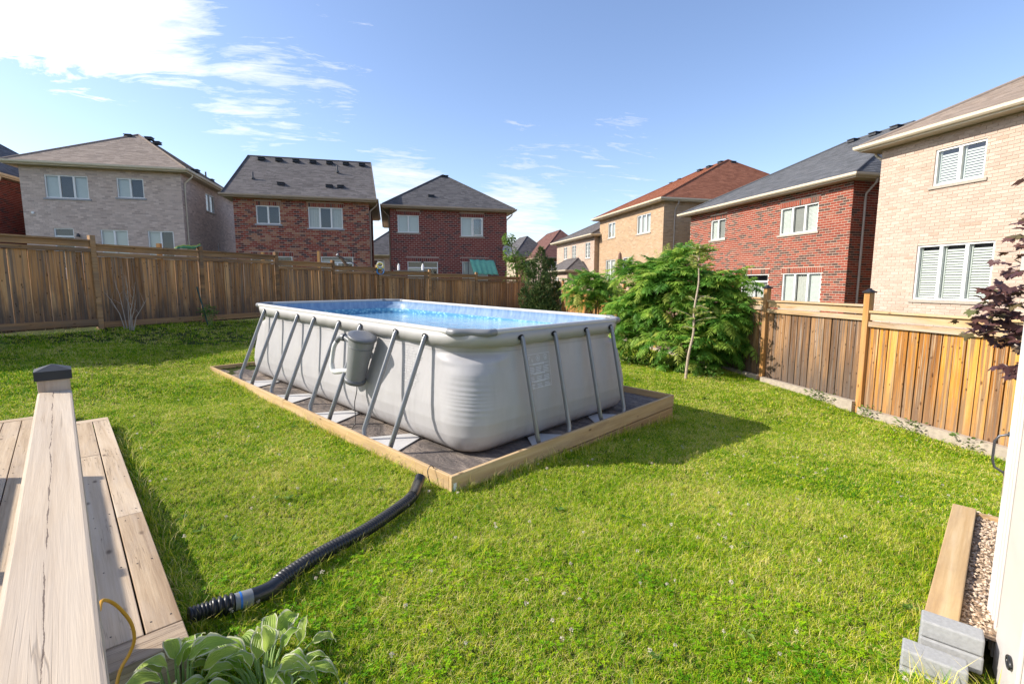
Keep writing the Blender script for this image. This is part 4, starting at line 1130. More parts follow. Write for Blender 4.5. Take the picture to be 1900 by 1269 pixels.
# rim tubes: four straight rails and four corner elbows
cr = .30; hx, hy = PL / 2, PW / 2
M_rimlight = plain('rim_grey', (.47, .46, .44), .42, .45, .03)
M_elbow = plain('elbow_grey', (.20, .205, .215), .4, .5, .04)
for a_, b_ in (((-hx + cr, -hy), (hx - cr, -hy)), ((hx, -hy + cr), (hx, hy - cr)), ((hx - cr, hy), (-hx + cr, hy)), ((-hx, hy - cr), (-hx, -hy + cr))):
    g = MB(); g.tube([(*a_, PH), (*b_, PH)], .036, 14); o = g.build('rim_rail', M_rimlight, pool, local=True, rnd=False)
    ln = math.hypot(b_[0] - a_[0], b_[1] - a_[1]); ns_ = 4 if ln > 4 else 2
    for k in range(1, ns_):
        f = k / ns_; c_ = Vector((a_[0] + (b_[0] - a_[0]) * f, a_[1] + (b_[1] - a_[1]) * f, PH)); dv = Vector((b_[0] - a_[0], b_[1] - a_[1], 0)).normalized()
        g = MB(); g.tube([c_ - dv * .012, c_ + dv * .012], .0375, 14); link('joint', g.mesh('joint', False), M_rimlight, o, local=True)
for sx, sy in ((1, -1), (1, 1), (-1, 1), (-1, -1)):
    pts = [(sx * (hx - cr - .05), sy * hy, PH), (sx * (hx - cr + .02), sy * hy, PH), (sx * (hx - cr + .06), sy * (hy - .018), PH), (sx * (hx - cr * .5), sy * (hy - cr * .5 + .025), PH),
           (sx * (hx - .018), sy * (hy - cr + .06), PH), (sx * hx, sy * (hy - cr + .02), PH), (sx * hx, sy * (hy - cr - .05), PH)]
    pts = [tuple(q_) for q_ in cat_path(pts)]
    g = MB(); g.tube(pts, .041, 14); g.build('corner_elbow', M_elbow, pool, local=True, rnd=False)
# inner liner and water
mt, t, out = newmat('blue_liner')
co = t.new('ShaderNodeTexCoord').outputs['Object']
sp = t.new('ShaderNodeSeparateXYZ'); t.l.new(co, sp.inputs[0])
vo = t.new('ShaderNodeTexVoronoi'); vo.feature = 'F1'; t.l.new(t.mapping(co, scale=(1, 1, 1.7)), vo.inputs['Vector']); vo.inputs['Scale'].default_value = 13
mos = t.ramp(t.new('ShaderNodeSeparateColor').outputs[0] if False else vo.outputs['Distance'], [(.05, (.42, .62, .66)), (.3, (.17, .42, .52)), (.6, (.07, .24, .40))])
band = t.ramp(sp.outputs[2], [(1.145 / 2, 0.0), (1.16 / 2, 1.0)])
zb_ = t.math('GREATER_THAN', sp.outputs[2], 1.165)
n1 = t.noise(t.mapping(co, scale=(14, 14, .6)), 1.0, 3)
bl = t.ramp(n1, [(.3, (.12, .21, .36)), (.7, (.24, .34, .46))])
principled(t, out, t.mix(zb_, mos, bl), .4, .4, n1, .25, .02)
M_liner = mt
g = MB(); vs = []
zi_ = [1.315, 1.25, 1.16, 1.05, .8, .5, .2, .06]
ri = [rrect(PL / 2 - .055 - (.0 if z > 1.2 else .04), PW / 2 - .055 - (.0 if z > 1.2 else .04), .46 if z > 1.2 else .62) for z in zi_]
for z, rr in zip(zi_, ri): vs += [(x, y, z) for x, y in rr]
g.add(vs, [((i + 1) * npt + k, (i + 1) * npt + (k + 1) % npt, i * npt + (k + 1) % npt, i * npt + k) for i in range(len(zi_) - 1) for k in range(npt)], smooth=True)
g.add([(x, y, .06) for x, y in ri[-1]], [tuple(range(npt))])
g.build('liner', M_liner, pool, local=True, rnd=False)
mt, t, out = newmat('pool_water')
co = t.new('ShaderNodeTexCoord').outputs['Object']
n1 = t.noise(t.mapping(co, scale=(1.0, 2.1, 1), rot=(0, 0, .5)), 2.4, 4, .55, .8); n2 = t.noise(t.mapping(co, scale=(1, 1.8, 1), rot=(0, 0, .9)), 7.0, 3, .5, .5)
hgt = t.math('ADD', n1, t.math('MULTIPLY', n2, .3))
col = t.ramp(n2, [(.35, (.15, .31, .50)), (.65, (.24, .42, .60))])
p = principled(t, out, col, .06, .5, hgt, .28, .05)
p.inputs['IOR'].default_value = 1.33
M_water = mt
g = MB(); rw = rrect(PL / 2 - .078, PW / 2 - .078, .52)
g.add([(x, y, 1.115 + .02 * x) for x, y in rw], [tuple(range(npt))])
g.build('water', M_water, pool, local=True, rnd=False)
# U-shaped legs, straps and notches
M_leg = plain('leg_grey', (.25, .255, .265), .32, .5, .04, metal=.35)
M_hole = plain('notch_black', (.01, .01, .011), .7, .2)
def uleg(c_, half, ax, hw, e):
    """ax: 'v-' etc; c_ centre along the side, half spacing, hw distance of the rim, e run-out of the foot"""
    def W_(along, out_, z):
        if ax == 'v-': return (along, -(hw + out_), z)
        if ax == 'v+': return (along, hw + out_, z)
        if ax == 'u+': return (hw + out_, along, z)
        return (-(hw + out_), along, z)
    pts = []
    for sgn, seq in ((-1, 1), (1, -1)):
        q = [W_(c_ + sgn * half, .03, 1.245), W_(c_ + sgn * half, .052, 1.21)]
        for f in (.25, .5, .75): q.append(W_(c_ + sgn * half, .052 + (e - .052) * f, 1.21 + (.14 - 1.21) * f))
        q += [W_(c_ + sgn * half, e, .14), W_(c_ + sgn * (half - .015), e + .012, .075), W_(c_ + sgn * (half - .06), e + .015, .04), W_(c_ + sgn * (half - .14), e + .015, .032)]
        pts += q if seq == 1 else q[::-1]
    g = MB(); g.tube(pts, .030, 10, flat=.72)
    lg = g.build('leg', M_leg, pool, local=True, rnd=False)
    for sgn in (-1, 1):
        g = MB(); hv = []
        for k in range(14):
            a = 2 * math.pi * k / 14
            hv.append(W_(c_ + sgn * half - .012 + .052 * math.cos(a), .0375, 1.24 + .034 * math.sin(a)))
        g.add(hv, [tuple(range(14))]); link('notch', g.mesh('notch', False), M_hole, lg, local=True)
    g = MB(); a0, a1 = c_ - half * 1.12, c_ + half * 1.12
    g.add([W_(a0, e - .02, .020), W_(a1, e - .02, .020), W_(c_ + .10, -.02, .016), W_(c_ - .10, -.02, .016)], [(0, 1, 2, 3)])
    o = g.build('strap', plain('strap_grey', (.52, .51, .50), .55, .3, .06), pool, local=True, rnd=False); o.modifiers.new('s', 'SOLIDIFY').thickness = .008
for c_ in (-2.08, -.70, .65, 2.055):
    uleg(c_, .29, 'v-', hy, .485); uleg(c_, .29, 'v+', hy, .485)
for c_ in (-.51, .755):
    uleg(c_, .295, 'u+', hx, .30); uleg(c_, .295, 'u-', hx, .40)
# printed notice on the short side
M_print = plain('white_print', (.66, .67, .70), .6, .3, .05)
g = MB()
def on_short(v, z): return (PL / 2 + off_at(z) - .02 + .0065 + .006 * math.sin(v * 5.3) * math.sin(z * 2.3), v, z)
def prect(v0, v1, z0, z1):
    n_ = max(1, int((z1 - z0) / .04))
    for k in range(n_):
        a_, b_ = z0 + (z1 - z0) * k / n_, z0 + (z1 - z0) * (k + 1) / n_
        g.add([on_short(v0, a_), on_short(v1, a_), on_short(v1, b_), on_short(v0, b_)], [(0, 1, 2, 3)])
v0, v1, z0, z1 = -.70, -.27, .62, 1.02
lw = .005
prect(v0, v1, z0, z0 + lw); prect(v0, v1, z1 - lw, z1); prect(v0, v0 + lw, z0, z1); prect(v1 - lw, v1, z0, z1)
for zz_ in (.90, .79, .70): prect(v0 + .02, v1 - .02, zz_, zz_ + lw)
for zc, zh in ((.895, .0), (.785, .0), (.695, 0)):
    for k in range(9): prect(v0 + .11 + k * .024, v0 + .126 + k * .024, zc - .006, zc + .014)
for r_ in range(3):
    zt_ = (.885, .775, .688)[r_]
    for c3 in range(3):
        for q in range(4 if r_ < 2 else 3):
            w_ = random.uniform(.08, .115); prect(v0 + .022 + c3 * .138, v0 + .022 + c3 * .138 + w_, zt_ - .025 - q * .018, zt_ - .018 - q * .018)
def ring(vc, zc, r_):
    m_ = 20
    for k in range(m_):
        a0, a1 = 2 * math.pi * k / m_, 2 * math.pi * (k + 1) / m_
        g.add([on_short(vc + q * math.cos(a), zc + q * math.sin(a)) for q, a in ((r_, a0), (r_, a1), (r_ - .006, a1), (r_ - .006, a0))], [(0, 1, 2, 3)])
ring(-.485, .965, .036); ring(-.345, .968, .033)
prect(-.49, -.478, .945, .985); prect(-.50, -.47, .96, .966); prect(-.352, -.34, .95, .985); prect(-.362, -.33, .952, .962)
prect(-.655, -.645, .955, .995); prect(-.655, -.632, .987, .995); prect(-.60, -.59, .93, .965); prect(-.60, -.578, .93, .938)
g.build('printed_notice', M_print, pool, local=True, rnd=False)
# faint print on the long side
g = MB()
def on_long(u, z): return (u, -(PW / 2 + off_at(z) - .02 + .0065 + .006 * math.sin(u * 5.3) * math.sin(z * 2.3)), z)
for k in range(16):
    zz_ = .62 + k * .030
    x_ = 1.90
    while x_ < 2.17:
        w_ = random.uniform(.02, .06)
        if random.random() < .75: g.add([on_long(x_ - .35 * .0, zz_), on_long(x_ + w_, zz_), on_long(x_ + w_, zz_ + .008), on_long(x_, zz_ + .008)], [(0, 1, 2, 3)])
        x_ += w_ + .012
_fp = g.build('faded_print', plain('faded_print', (.50, .495, .49), .6, .3, .05), pool, local=True, rnd=False)

_fp['kind'] = 'stuff'
# filter pump hanging on the long side
pump = thing('filter_pump', 'grey tapered filter pump hung on the long side of the pool', 'pool pump', PC + PR @ Vector((1.15, -1.86, .5)), rotm=PR)
M_pump = plain('pump_grey', (.23, .235, .245), .42, .45, .05)
M_pumpd = plain('pump_grey_dark', (.14, .145, .155), .42, .45, .05)
M_hosew = plain('hose_white', (.66, .66, .65), .45, .4, .04)
ax0, ax1 = Vector((-.06, .10, .08)), Vector((.13, .105, .64))
def along(f): return ax0 + (ax1 - ax0) * f
g = MB(); g.tube([along(-.02), along(0), along(.3), along(.55), along(.8), along(.97)], [.118, .120, .130, .142, .155, .165], 24); g.build('canister', M_pump, pump, local=True, rnd=False)
g = MB(); g.tube([along(.97), along(.975), along(1.03), along(1.04), along(1.05)], [.165, .178, .178, .165, .12], 24); g.build('lid', M_pumpd, pump, local=True, rnd=False)
g = MB(); g.tube([along(.79), along(.795), along(.805), along(.81)], [.154, .160, .160, .156], 24); g.build('band', M_pumpd, pump, local=True, rnd=False)
g = MB(); g.tube([along(-.06), along(-.055), along(.03), along(.035)], [.10, .135, .135, .12], 24); g.build('base_ring', M_pumpd, pump, local=True, rnd=False)
q = along(.20); g = MB(); g.tube([tuple(v_) for v_ in cat_path([q, q + Vector((-.20, -.06, -.02)), q + Vector((-.36, -.10, -.05)), q + Vector((-.42, -.11, -.03)), q + Vector((-.44, -.11, .05))])], .034, 12); g.build('lower_pipe', M_hosew, pump, local=True, rnd=False)
g = MB(); pts = cat_path([q + Vector((-.44, -.11, .05)), q + Vector((-.43, -.10, .16)), q + Vector((-.40, -.09, .28)), q + Vector((-.36, -.07, .35))], 20); rr = [.031 if k % 2 else .025 for k in range(len(pts))]
g.tube(pts, rr, 10); g.build('ribbed_hose', M_hosew, pump, local=True, rnd=False)
g = MB(); g.tube([tuple(v_) for v_ in cat_path([pts[-1], pts[-1] + Vector((.05, .02, .05)), pts[-1] + Vector((.14, .04, .06)), along(.72)])], .034, 10); g.tube([pts[-1] + Vector((.10, .03, .06)), pts[-1] + Vector((.14, .04, .06))], .05, 12); g.build('coupling', M_pumpd, pump, local=True, rnd=False)
g = MB(); c_ = [along(-.05) + Vector((.04, 0, 0))]
for k in range(1, 12): f = k / 11; c_.append(c_[0] + Vector((.02 * math.sin(f * 9) + .10 * f, -.10 * f, -.52 * f)))
c_ += [c_[-1] + Vector((.04, -.05, -.02)), c_[-1] + Vector((.02, -.12, .01))]
g.tube(c_, .006, 6); g.build('cord', M_black, pump, local=True, rnd=False)

# ------------------------------------------------------------------ deck and railing
EV = Vector((-0.681, 0.732, 0)); NV = Vector((0.732, 0.681, 0))
DM = Matrix(((EV.x, NV.x, 0), (EV.y, NV.y, 0), (0, 0, 1)))     # local x along the deck, y outwards
# (left-handed basis is turned into a right-handed one by flipping y)
DM = Matrix(((EV.x, -NV.x, 0), (EV.y, -NV.y, 0), (0, 0, 1)))   # local y points inwards
deck = thing('wood_deck', 'low weathered wooden deck at the lower left with picture-frame edge boards', 'deck', (0, 0, 0), rotm=DM)
def dboard(e0, e1, n0, n1, z1=.22, th=.036, nm='board', mat=M_deck, par=deck, cross=False, bev=.004):
    ln, wd = (e1 - e0, n1 - n0) if not cross else (n1 - n0, e1 - e0)
    g = MB(); g.box((0, -wd / 2, -th), (ln, wd / 2, 0)); me = g.mesh(nm, False); me.materials.append(mat)
    o = bpy.data.objects.new(nm, me); COL.objects.link(o); o.parent = par
    if not cross: o.location = (e0, -(n0 + n1) / 2, z1)
    else: o.location = ((e0 + e1) / 2, -n1, z1); o.rotation_euler = (0, 0, math.pi / 2)
    bevel(o, bev); return o
dboard(2.580, 4.05, .163, .300); dboard(4.055, 7.125, .163, .300, .2185)
dboard(2.580, 5.7, .018, .155, .2195); dboard(5.705, 7.125, .018, .155, .221)
dboard(2.405, 2.572, -2.6, .300, .2205, cross=True)
dboard(7.132, 7.27, .018, .300, .2195, cross=True)
for k in range(16):
    n1 = .010 - k * .147
    dboard(2.580, 7.74, n1 - .140, n1, .219 + random.uniform(-.001, .001))
dboard(7.75, 7.89, -2.6, .010, .2195, cross=True)
dboard(2.42, 7.26, .262, .288, .182, .36, 'fascia'); dboard(2.412, 2.438, -2.6, .258, .182, .36, 'fascia', cross=True)
dboard(7.73, 7.75, -2.6, .0, .182, .3, 'fascia', cross=True)

M_screw = plain('screw_head', (.07, .065, .06), .5, .4, metal=.5)
g = MB()
for e_ in (2.66, 3.3, 3.95, 4.15, 4.9, 5.6, 5.8, 6.5, 7.05):
    for n_ in [.195, .268, .05, .123] + [q_ for k in range(14) for q_ in (-.025 - k * .147, -.105 - k * .147)]:
        x_, y_ = e_ + random.uniform(-.012, .012), -(n_ + random.uniform(-.006, .006)); g.tube([(x_, y_, .2205), (x_, y_, .2222)], .0042, 6)
g.build('screws', M_screw, deck, local=True, rnd=False)['kind'] = 'stuff'
rail = thing('deck_railing', 'pale weathered wooden handrail with black-capped post in the left foreground', 'railing', (0, 0, 0), rotm=DM)
dboard(-1.2, 2.497, -.090, .006, 1.372, .040, 'handrail', M_rail, rail, bev=.007)
dboard(-1.2, 2.497, -.058, -.022, 1.331, .085, 'support_rail', M_rail, rail)
for e_ in (2.545, -.9):
    g = MB(); g.box((-.046, -.046, 0), (.046, .046, 1.55)); me = g.mesh('post', False); me.materials.append(M_railpost)
    po = bpy.data.objects.new('post', me); COL.objects.link(po); po.parent = rail; po.location = (e_, .042, -.13); bevel(po, .004)
    g = MB(); g.box((-.053, -.053, 0), (.053, .053, .034))
    g.add([(-.053, -.053, .034), (.053, -.053, .034), (.053, .053, .034), (-.053, .053, .034), (0, 0, .056)], [(0, 1, 4), (1, 2, 4), (2, 3, 4), (3, 0, 4)])
    me = g.mesh('post_cap', False); me.materials.append(M_blackcap)
    co_ = bpy.data.objects.new('post_cap', me); COL.objects.link(co_); co_.parent = po; co_.location = (0, 0, 1.545)
dboard(-1.2, 2.497, -.058, -.022, .52, .085, 'lower_rail', M_rail, rail)

# slatted screen farther left on the deck (out of view; throws the barred shade on the boards)
scr = thing('deck_railing', 'second slatted wooden railing on the far side of the deck', 'railing', (0, 0, 0), rotm=DM)
for k in range(5): dboard(2.7, 6.2, -1.32, -1.28, .62 + k * .22, .16, 'slat', M_rail, scr)
for e_ in (2.7, 4.45, 6.2):
    g = MB(); g.box((-.045, -.045, 0), (.045, .045, 1.45)); me = g.mesh('post', False); me.materials.append(M_railpost)
    po = bpy.data.objects.new('post', me); COL.objects.link(po); po.parent = scr; po.location = (e_, 1.36, .1)

def smooth_path(pts, n=12):
    P_ = [Vector(p) for p in pts]; out_ = []
    for i in range(len(P_) - 1):
        p0, p1, p2, p3 = P_[max(i-1, 0)], P_[i], P_[i+1], P_[min(i+2, len(P_)-1)]
        for k in range(n):
            t_ = k / n
            out_.append(0.5 * ((2 * p1) + (p2 - p0) * t_ + (2*p0 - 5*p1 + 4*p2 - p3) * t_**2 + (3*p1 - p0 - 3*p2 + p3) * t_**3))
    out_.append(P_[-1]); return out_
g = MB(); g.tube(smooth_path([(-1.47, 1.60, .62), (-1.53, 1.68, .60), (-1.578, 1.765, .54), (-1.577, 1.807, .48), (-1.556, 1.829, .40), (-1.547, 1.827, .33), (-1.561, 1.812, .275), (-1.574, 1.776, .23), (-1.56, 1.718, .15), (-1.55, 1.66, .02)], 6), .0065, 8)
o = g.build('extension_cord', M_yellow, None, rnd=False); tag(o, 'orange-yellow cord hanging in a loop beside the handrail', 'cord')

# ------------------------------------------------------------------ corrugated drain hose
hp = [(-1.66, 2.27, .055), (-1.599, 2.328, .055), (-1.478, 2.42, .05), (-1.364, 2.542, .045), (-1.33, 2.698, .035), (-1.226, 2.967, .02), (-1.05, 3.316, 0), (-.91, 3.715, -.03), (-.851, 3.956, -.05), (-.854, 4.20, -.055), (-.845, 4.30, -.03)]
hp = [(x, y, gzf(x, y) + .075 + (.04 if i > 9 else 0)) for i, (x, y, z) in enumerate(hp)]
sp_ = smooth_path(hp, 40)
# resample evenly
cum = [0]
for a_, b_ in zip(sp_, sp_[1:]): cum.append(cum[-1] + (b_ - a_).length)
TL = cum[-1]
def at_len(l):
    l = max(0, min(TL, l)); k = int(np.searchsorted(cum, l)); k = max(1, min(k, len(cum) - 1))
    f = (l - cum[k-1]) / max(1e-9, cum[k] - cum[k-1]); return sp_[k-1].lerp(sp_[k], f)
hose = thing('drain_hose', 'black corrugated drain hose lying across the lawn to the pool box', 'hose', hp[0])
def corr(l0, l1, r_hi, r_lo, pitch, nm, mat=M_black):
    pts, rr = [], []; l = l0
    while l <= l1:
        for f, r_ in ((0, r_lo), (.2, r_hi), (.6, r_hi), (.8, r_lo)): pts.append(at_len(l + f * pitch)); rr.append(r_)
        l += pitch
    g = MB(); g.tube(pts, rr, 16); return g.build(nm, mat, hose, rnd=False)
def sleeve(l0, l1, r_, nm, mat=M_black):
    g = MB(); n_ = max(2, int((l1 - l0) / .02)); g.tube([at_len(l0 + (l1 - l0) * k / n_) for k in range(n_ + 1)], r_, 18); return g.build(nm, mat, hose, rnd=False)
corr(.02, .13, .042, .035, .018, 'coupler'); corr(.12, .22, .053, .041, .027, 'coupler_end')
sleeve(.225, .315, .0455, 'tape', M_clear); sleeve(.248, .258, .0462, 'blue_stripe', M_blue); sleeve(.31, .46, .046, 'cuff'); 
corr(.455, TL - .36, .048, .033, .026, 'corrugated_tube'); sleeve(TL - .36, TL, .049, 'end_sleeve')
g = MB(); q0 = Vector((-.80, 4.44, .045))
g.tube(smooth_path([(-.74, 4.44, .03), (-.755, 4.42, .062), (-.775, 4.40, .065), (-.79, 4.375, .03), (-.78, 4.36, -.03), (-.76, 4.35, -.09), (-.74, 4.33, -.12)], 6), .0045, 6)
o = g.build('black_cable', M_black, None, rnd=False); tag(o, 'thin black cable looped over the pine plank edge', 'cable')

# ------------------------------------------------------------------ shed, timber, pavers, gravel
C0 = Vector((2.60, 2.46, -.25)); SA = Vector((-.603, -.798, 0)); SB = Vector((.798, -.603, 0))
SM = Matrix(((SA.x, SB.x, 0), (SA.y, SB.y, 0), (0, 0, 1)))
shed = thing('resin_shed', 'white resin garden shed corner at the right edge of the lawn', 'shed', C0)
def sp3(a_, b_, z): return C0 + SA * a_ + SB * b_ + Vector((0, 0, z))
def sbox(mb, a0, a1, b0, b1, z0, z1):
    vs = [tuple(sp3(*q)) for q in ((a0, b0, z0), (a1, b0, z0), (a1, b1, z0), (a0, b1, z0), (a0, b0, z1), (a1, b0, z1), (a1, b1, z1), (a0, b1, z1))]
    mb.add(vs, [(0,3,2,1),(4,5,6,7),(0,1,5,4),(1,2,6,5),(2,3,7,6),(3,0,4,7)])
M_resin = plain('resin_offwhite', (.62, .585, .55), .5, .35, .04, 8, .06)
M_resinw = plain('resin_white', (.80, .79, .775), .45, .4, .02)
g = MB(); sbox(g, .012, 1.6, .012, 1.6, 0, 2.1); g.build('wall', M_resin, shed, rnd=False)
for a0, a1, dpt in ((.115, .155, .010), (.185, .215, .010), (.30, .72, .016), (.82, 1.24, .016)):
    g = MB(); sbox(g, a0, a1, .012 - dpt, .0119, .06, 2.02); o = g.build('panel', M_resin, shed, rnd=False); bevel(o, .006, 3)
g = MB(); pts = [(0.075, 0.0), (.02, 0.0), (.008, .003), (.002, .010), (0, .02), (0, .075), (.014, .075), (.014, .014), (.075, .014)]
vs = [tuple(sp3(a_, b_, z)) for z in (0, 2.1) for a_, b_ in pts]; m_ = len(pts)
g.add(vs, [(i, (i + 1) % m_, m_ + (i + 1) % m_, m_ + i) for i in range(m_)], smooth=False); g.build('corner_trim', M_resinw, shed, rnd=False)
g = MB(); g.tube([sp3(.015, 0, 1.255), sp3(.013, -.035, 1.24), sp3(.012, -.05, 1.21), sp3(.012, -.05, 1.11), sp3(.013, -.04, 1.07), sp3(.015, 0, 1.045)], .006, 8); g.tube([sp3(.015, .003, 1.255), sp3(.015, -.004, 1.255)], .014, 8); g.tube([sp3(.015, .003, 1.045), sp3(.015, -.004, 1.045)], .014, 8); g.build('handle', M_darkmetal, shed, rnd=False)
g = MB(); sbox(g, .028, .04, -.003, .0, .93, 1.06); g.build('strike_slot', M_spout, shed, rnd=False)
g = MB(); pts = [sp3(.62 + .035 * math.cos(k * math.pi / 8), -.012, .36 + .022 * math.sin(k * math.pi / 8)) for k in range(17)]; g.tube(pts, .007, 8, caps=False); g.build('ring_pull', M_black, shed, rnd=False)
g = MB(); sbox(g, -.03, 1.63, -.03, 1.63, 2.1, 2.17); g.build('roof', M_resin, shed, rnd=False)

def ubox(name, lo, hi, org, xdir, mat, label, cat, group=None, bev=.006):
    x_ = Vector(xdir).normalized(); y_ = Vector((-x_.y, x_.x, 0))
    g = MB(); g.box(lo, hi); me = g.mesh(name, False); me.materials.append(mat)
    o = bpy.data.objects.new(name, me); COL.objects.link(o)
    o.matrix_world = Matrix(((x_.x, y_.x, 0, org[0]), (x_.y, y_.y, 0, org[1]), (0, 0, 1, org[2]), (0, 0, 0, 1)))
    bevel(o, bev); tag(o, label, cat, group); return o
q = (.715, .699)
ubox('timber', (0, -.135, -.20), (1.80, 0, .0), (2.17, 2.36, .08), q, M_pine, 'pale pine timber edging the gravel beside the white shed', 'timber')
ubox('timber', (0, -.02, -.20), (.75, .02, .0), (3.50, 3.53, .06), (.72, -.69), M_pine, 'short pine board closing the far end of the gravel strip', 'timber')
pq = (.758, -.652)
paver_rows = [((2.163, 2.368), .085, 'grey concrete paver, top of the stack against the timber end'), ((2.163, 2.368), -.005, 'grey concrete paver under the top one at the timber end'),
              ((2.0, 2.278), -.004, 'grey concrete paver on the nearer step of the stack'), ((1.992, 2.27), -.094, 'lowest grey concrete paver at the bottom of the stack')]
for i, ((x, y), zt, lb) in enumerate(paver_rows):
    ubox('paver', (0, -.112, -.086), (.235 + .004 * i, 0, 0), (x - .004 * (i % 2), y - .003 * (i % 2), zt), pq, M_paver, lb, 'paver', 'grey pavers stacked by the shed', .008)
# gravel strip
mt, t, out = newmat('gravel'); a = t.new('ShaderNodeAttribute'); a.attribute_name = 'rnd'
principled(t, out, t.ramp(a.outputs['Fac'], [(0, (.30, .20, .13)), (.4, (.52, .39, .27)), (.8, (.66, .53, .40)), (1, (.42, .34, .28))]), .9, .2)
g = MB(); qd = Vector((.715, .699, 0)); qn = Vector((.699, -.715, 0))
ico = [(0, 0, 1), (.9, 0, 0), (0, .9, 0), (-.9, 0, 0), (0, -.9, 0), (0, 0, -1)]; icf = [(0,1,2),(0,2,3),(0,3,4),(0,4,1),(5,2,1),(5,3,2),(5,4,3),(5,1,4)]
for k in range(3600):
    a_, b_ = random.uniform(.06, 1.85), random.uniform(.14, .62)
    p_ = Vector((2.17, 2.36, 0)) + qd * a_ + qn * b_
    r_ = random.uniform(.006, .014); rz = random.random() * 6.28; cz_, sz_ = math.cos(rz), math.sin(rz); sx_ = random.uniform(.8, 1.4)
    zc = .035 + random.uniform(-.01, .008)
    g.add([(p_.x + r_ * (x * cz_ * sx_ - y * sz_), p_.y + r_ * (x * sz_ * sx_ + y * cz_), zc + r_ * .7 * z) for x, y, z in ico], icf, random.random())
o = g.build('gravel', mt, None); tag(o, kind='stuff')
g = MB(); vs = [Vector((2.17, 2.36, .028)) + qd * a_ + qn * b_ for a_, b_ in ((.05, .135), (1.86, .135), (1.86, .7), (.05, .7))]; g.add([tuple(v) for v in vs], [(0, 3, 2, 1)])
o = g.build('gravel_bed', plain('gravel_bed', (.30, .22, .15), .95, .1, .3, 60), None, rnd=False); tag(o, kind='structure')

# ------------------------------------------------------------------ foliage
def leaf_mat(name, stops, trans=.35, rough=.5, attr='rnd', spec=.3, obj=False):
    mt, t, out = newmat(name)
    if obj: r = t.new('ShaderNodeObjectInfo').outputs['Random']
    else:
        a = t.new('ShaderNodeAttribute'); a.attribute_name = attr; r = a.outputs['Fac']
    col = t.ramp(r, stops)
    pos = t.new('ShaderNodeNewGeometry').outputs['Position']
    n = t.noise(pos, 30, 2); hv = t.new('ShaderNodeHueSaturation'); t.l.new(col, hv.inputs['Color'])
    t.l.new(t.math('ADD', .8, t.math('MULTIPLY', n, .4)), hv.inputs['Value'])
    pb = t.new('ShaderNodeBsdfPrincipled'); t.l.new(hv.outputs[0], pb.inputs['Base Color']); pb.inputs['Roughness'].default_value = rough; pb.inputs['Specular IOR Level'].default_value = spec
    tr = t.new('ShaderNodeBsdfTranslucent'); t.l.new(hv.outputs[0], tr.inputs['Color'])
    ms = t.new('ShaderNodeMixShader'); ms.inputs[0].default_value = trans
    t.l.new(pb.outputs[0], ms.inputs[1]); t.l.new(tr.outputs[0], ms.inputs[2]); t.l.new(ms.outputs[0], out.inputs[0])
    return mt
SUM = [(0, (.08, .22, .03)), (.35, (.16, .35, .05)), (.65, (.29, .48, .07)), (.88, (.44, .57, .10)), (1, (.60, .60, .14))]
M_sumac, M_sumac_o = leaf_mat('sumac_leaf', SUM, .5), leaf_mat('sumac_leaf_single', SUM, .5, obj=True)

def frond(length, pairs, droop, leafl, seedv):
    r_ = random.Random(seedv); vs = []; fs = []
    def ax(f): return Vector((length * (f - .12 * droop * f * f), 0, .10 * length * math.sin(f * 2.2) - droop * length * .55 * f * f))
    steps = 6
    for i in range(steps):
        p, q_ = ax(i / steps), ax((i + 1) / steps); b_ = len(vs)
        w0 = .005
        vs += [p + Vector((0, -w0, 0)), p + Vector((0, w0, 0)), q_ + Vector((0, w0, 0)), q_ + Vector((0, -w0, 0))]; fs.append((b_, b_ + 1, b_ + 2, b_ + 3))
    def leaflet(base, d_, ln, wd):
        d_ = d_.normalized(); s_ = d_.cross(Vector((0, 0, 1)))
        s_ = s_.normalized() if s_.length > 1e-4 else Vector((0, 1, 0)); up_ = s_.cross(d_)
        b_ = len(vs); tip = base + d_ * ln - Vector((0, 0, .22 * ln)); mid = base + d_ * ln * .4
        vs.extend([base, mid + s_ * wd * .5 + up_ * .12 * wd, tip, mid - s_ * wd * .5 + up_ * .12 * wd, mid - up_ * .1 * wd])
        fs.extend([(b_, b_ + 4, b_ + 1), (b_ + 1, b_ + 4, b_ + 2), (b_, b_ + 3, b_ + 4), (b_ + 3, b_ + 2, b_ + 4)])
    for k in range(pairs):
        f = .16 + .80 * k / (pairs - 1); sz = leafl * (.65 + .5 * math.sin(math.pi * min(1, f * 1.05)))
        t_ = (ax(min(1, f + .02)) - ax(f - .02)).normalized()
        for sgn in (-1, 1):
            leaflet(ax(f), t_ * (.45 + r_.uniform(-.1, .1)) + Vector((0, sgn, r_.uniform(-.6, .1))), sz * r_.uniform(.85, 1.1), sz * .30)
    leaflet(ax(.98), ax(1) - ax(.95), leafl * .7, leafl * .22)
    return [tuple(v) for v in vs], fs

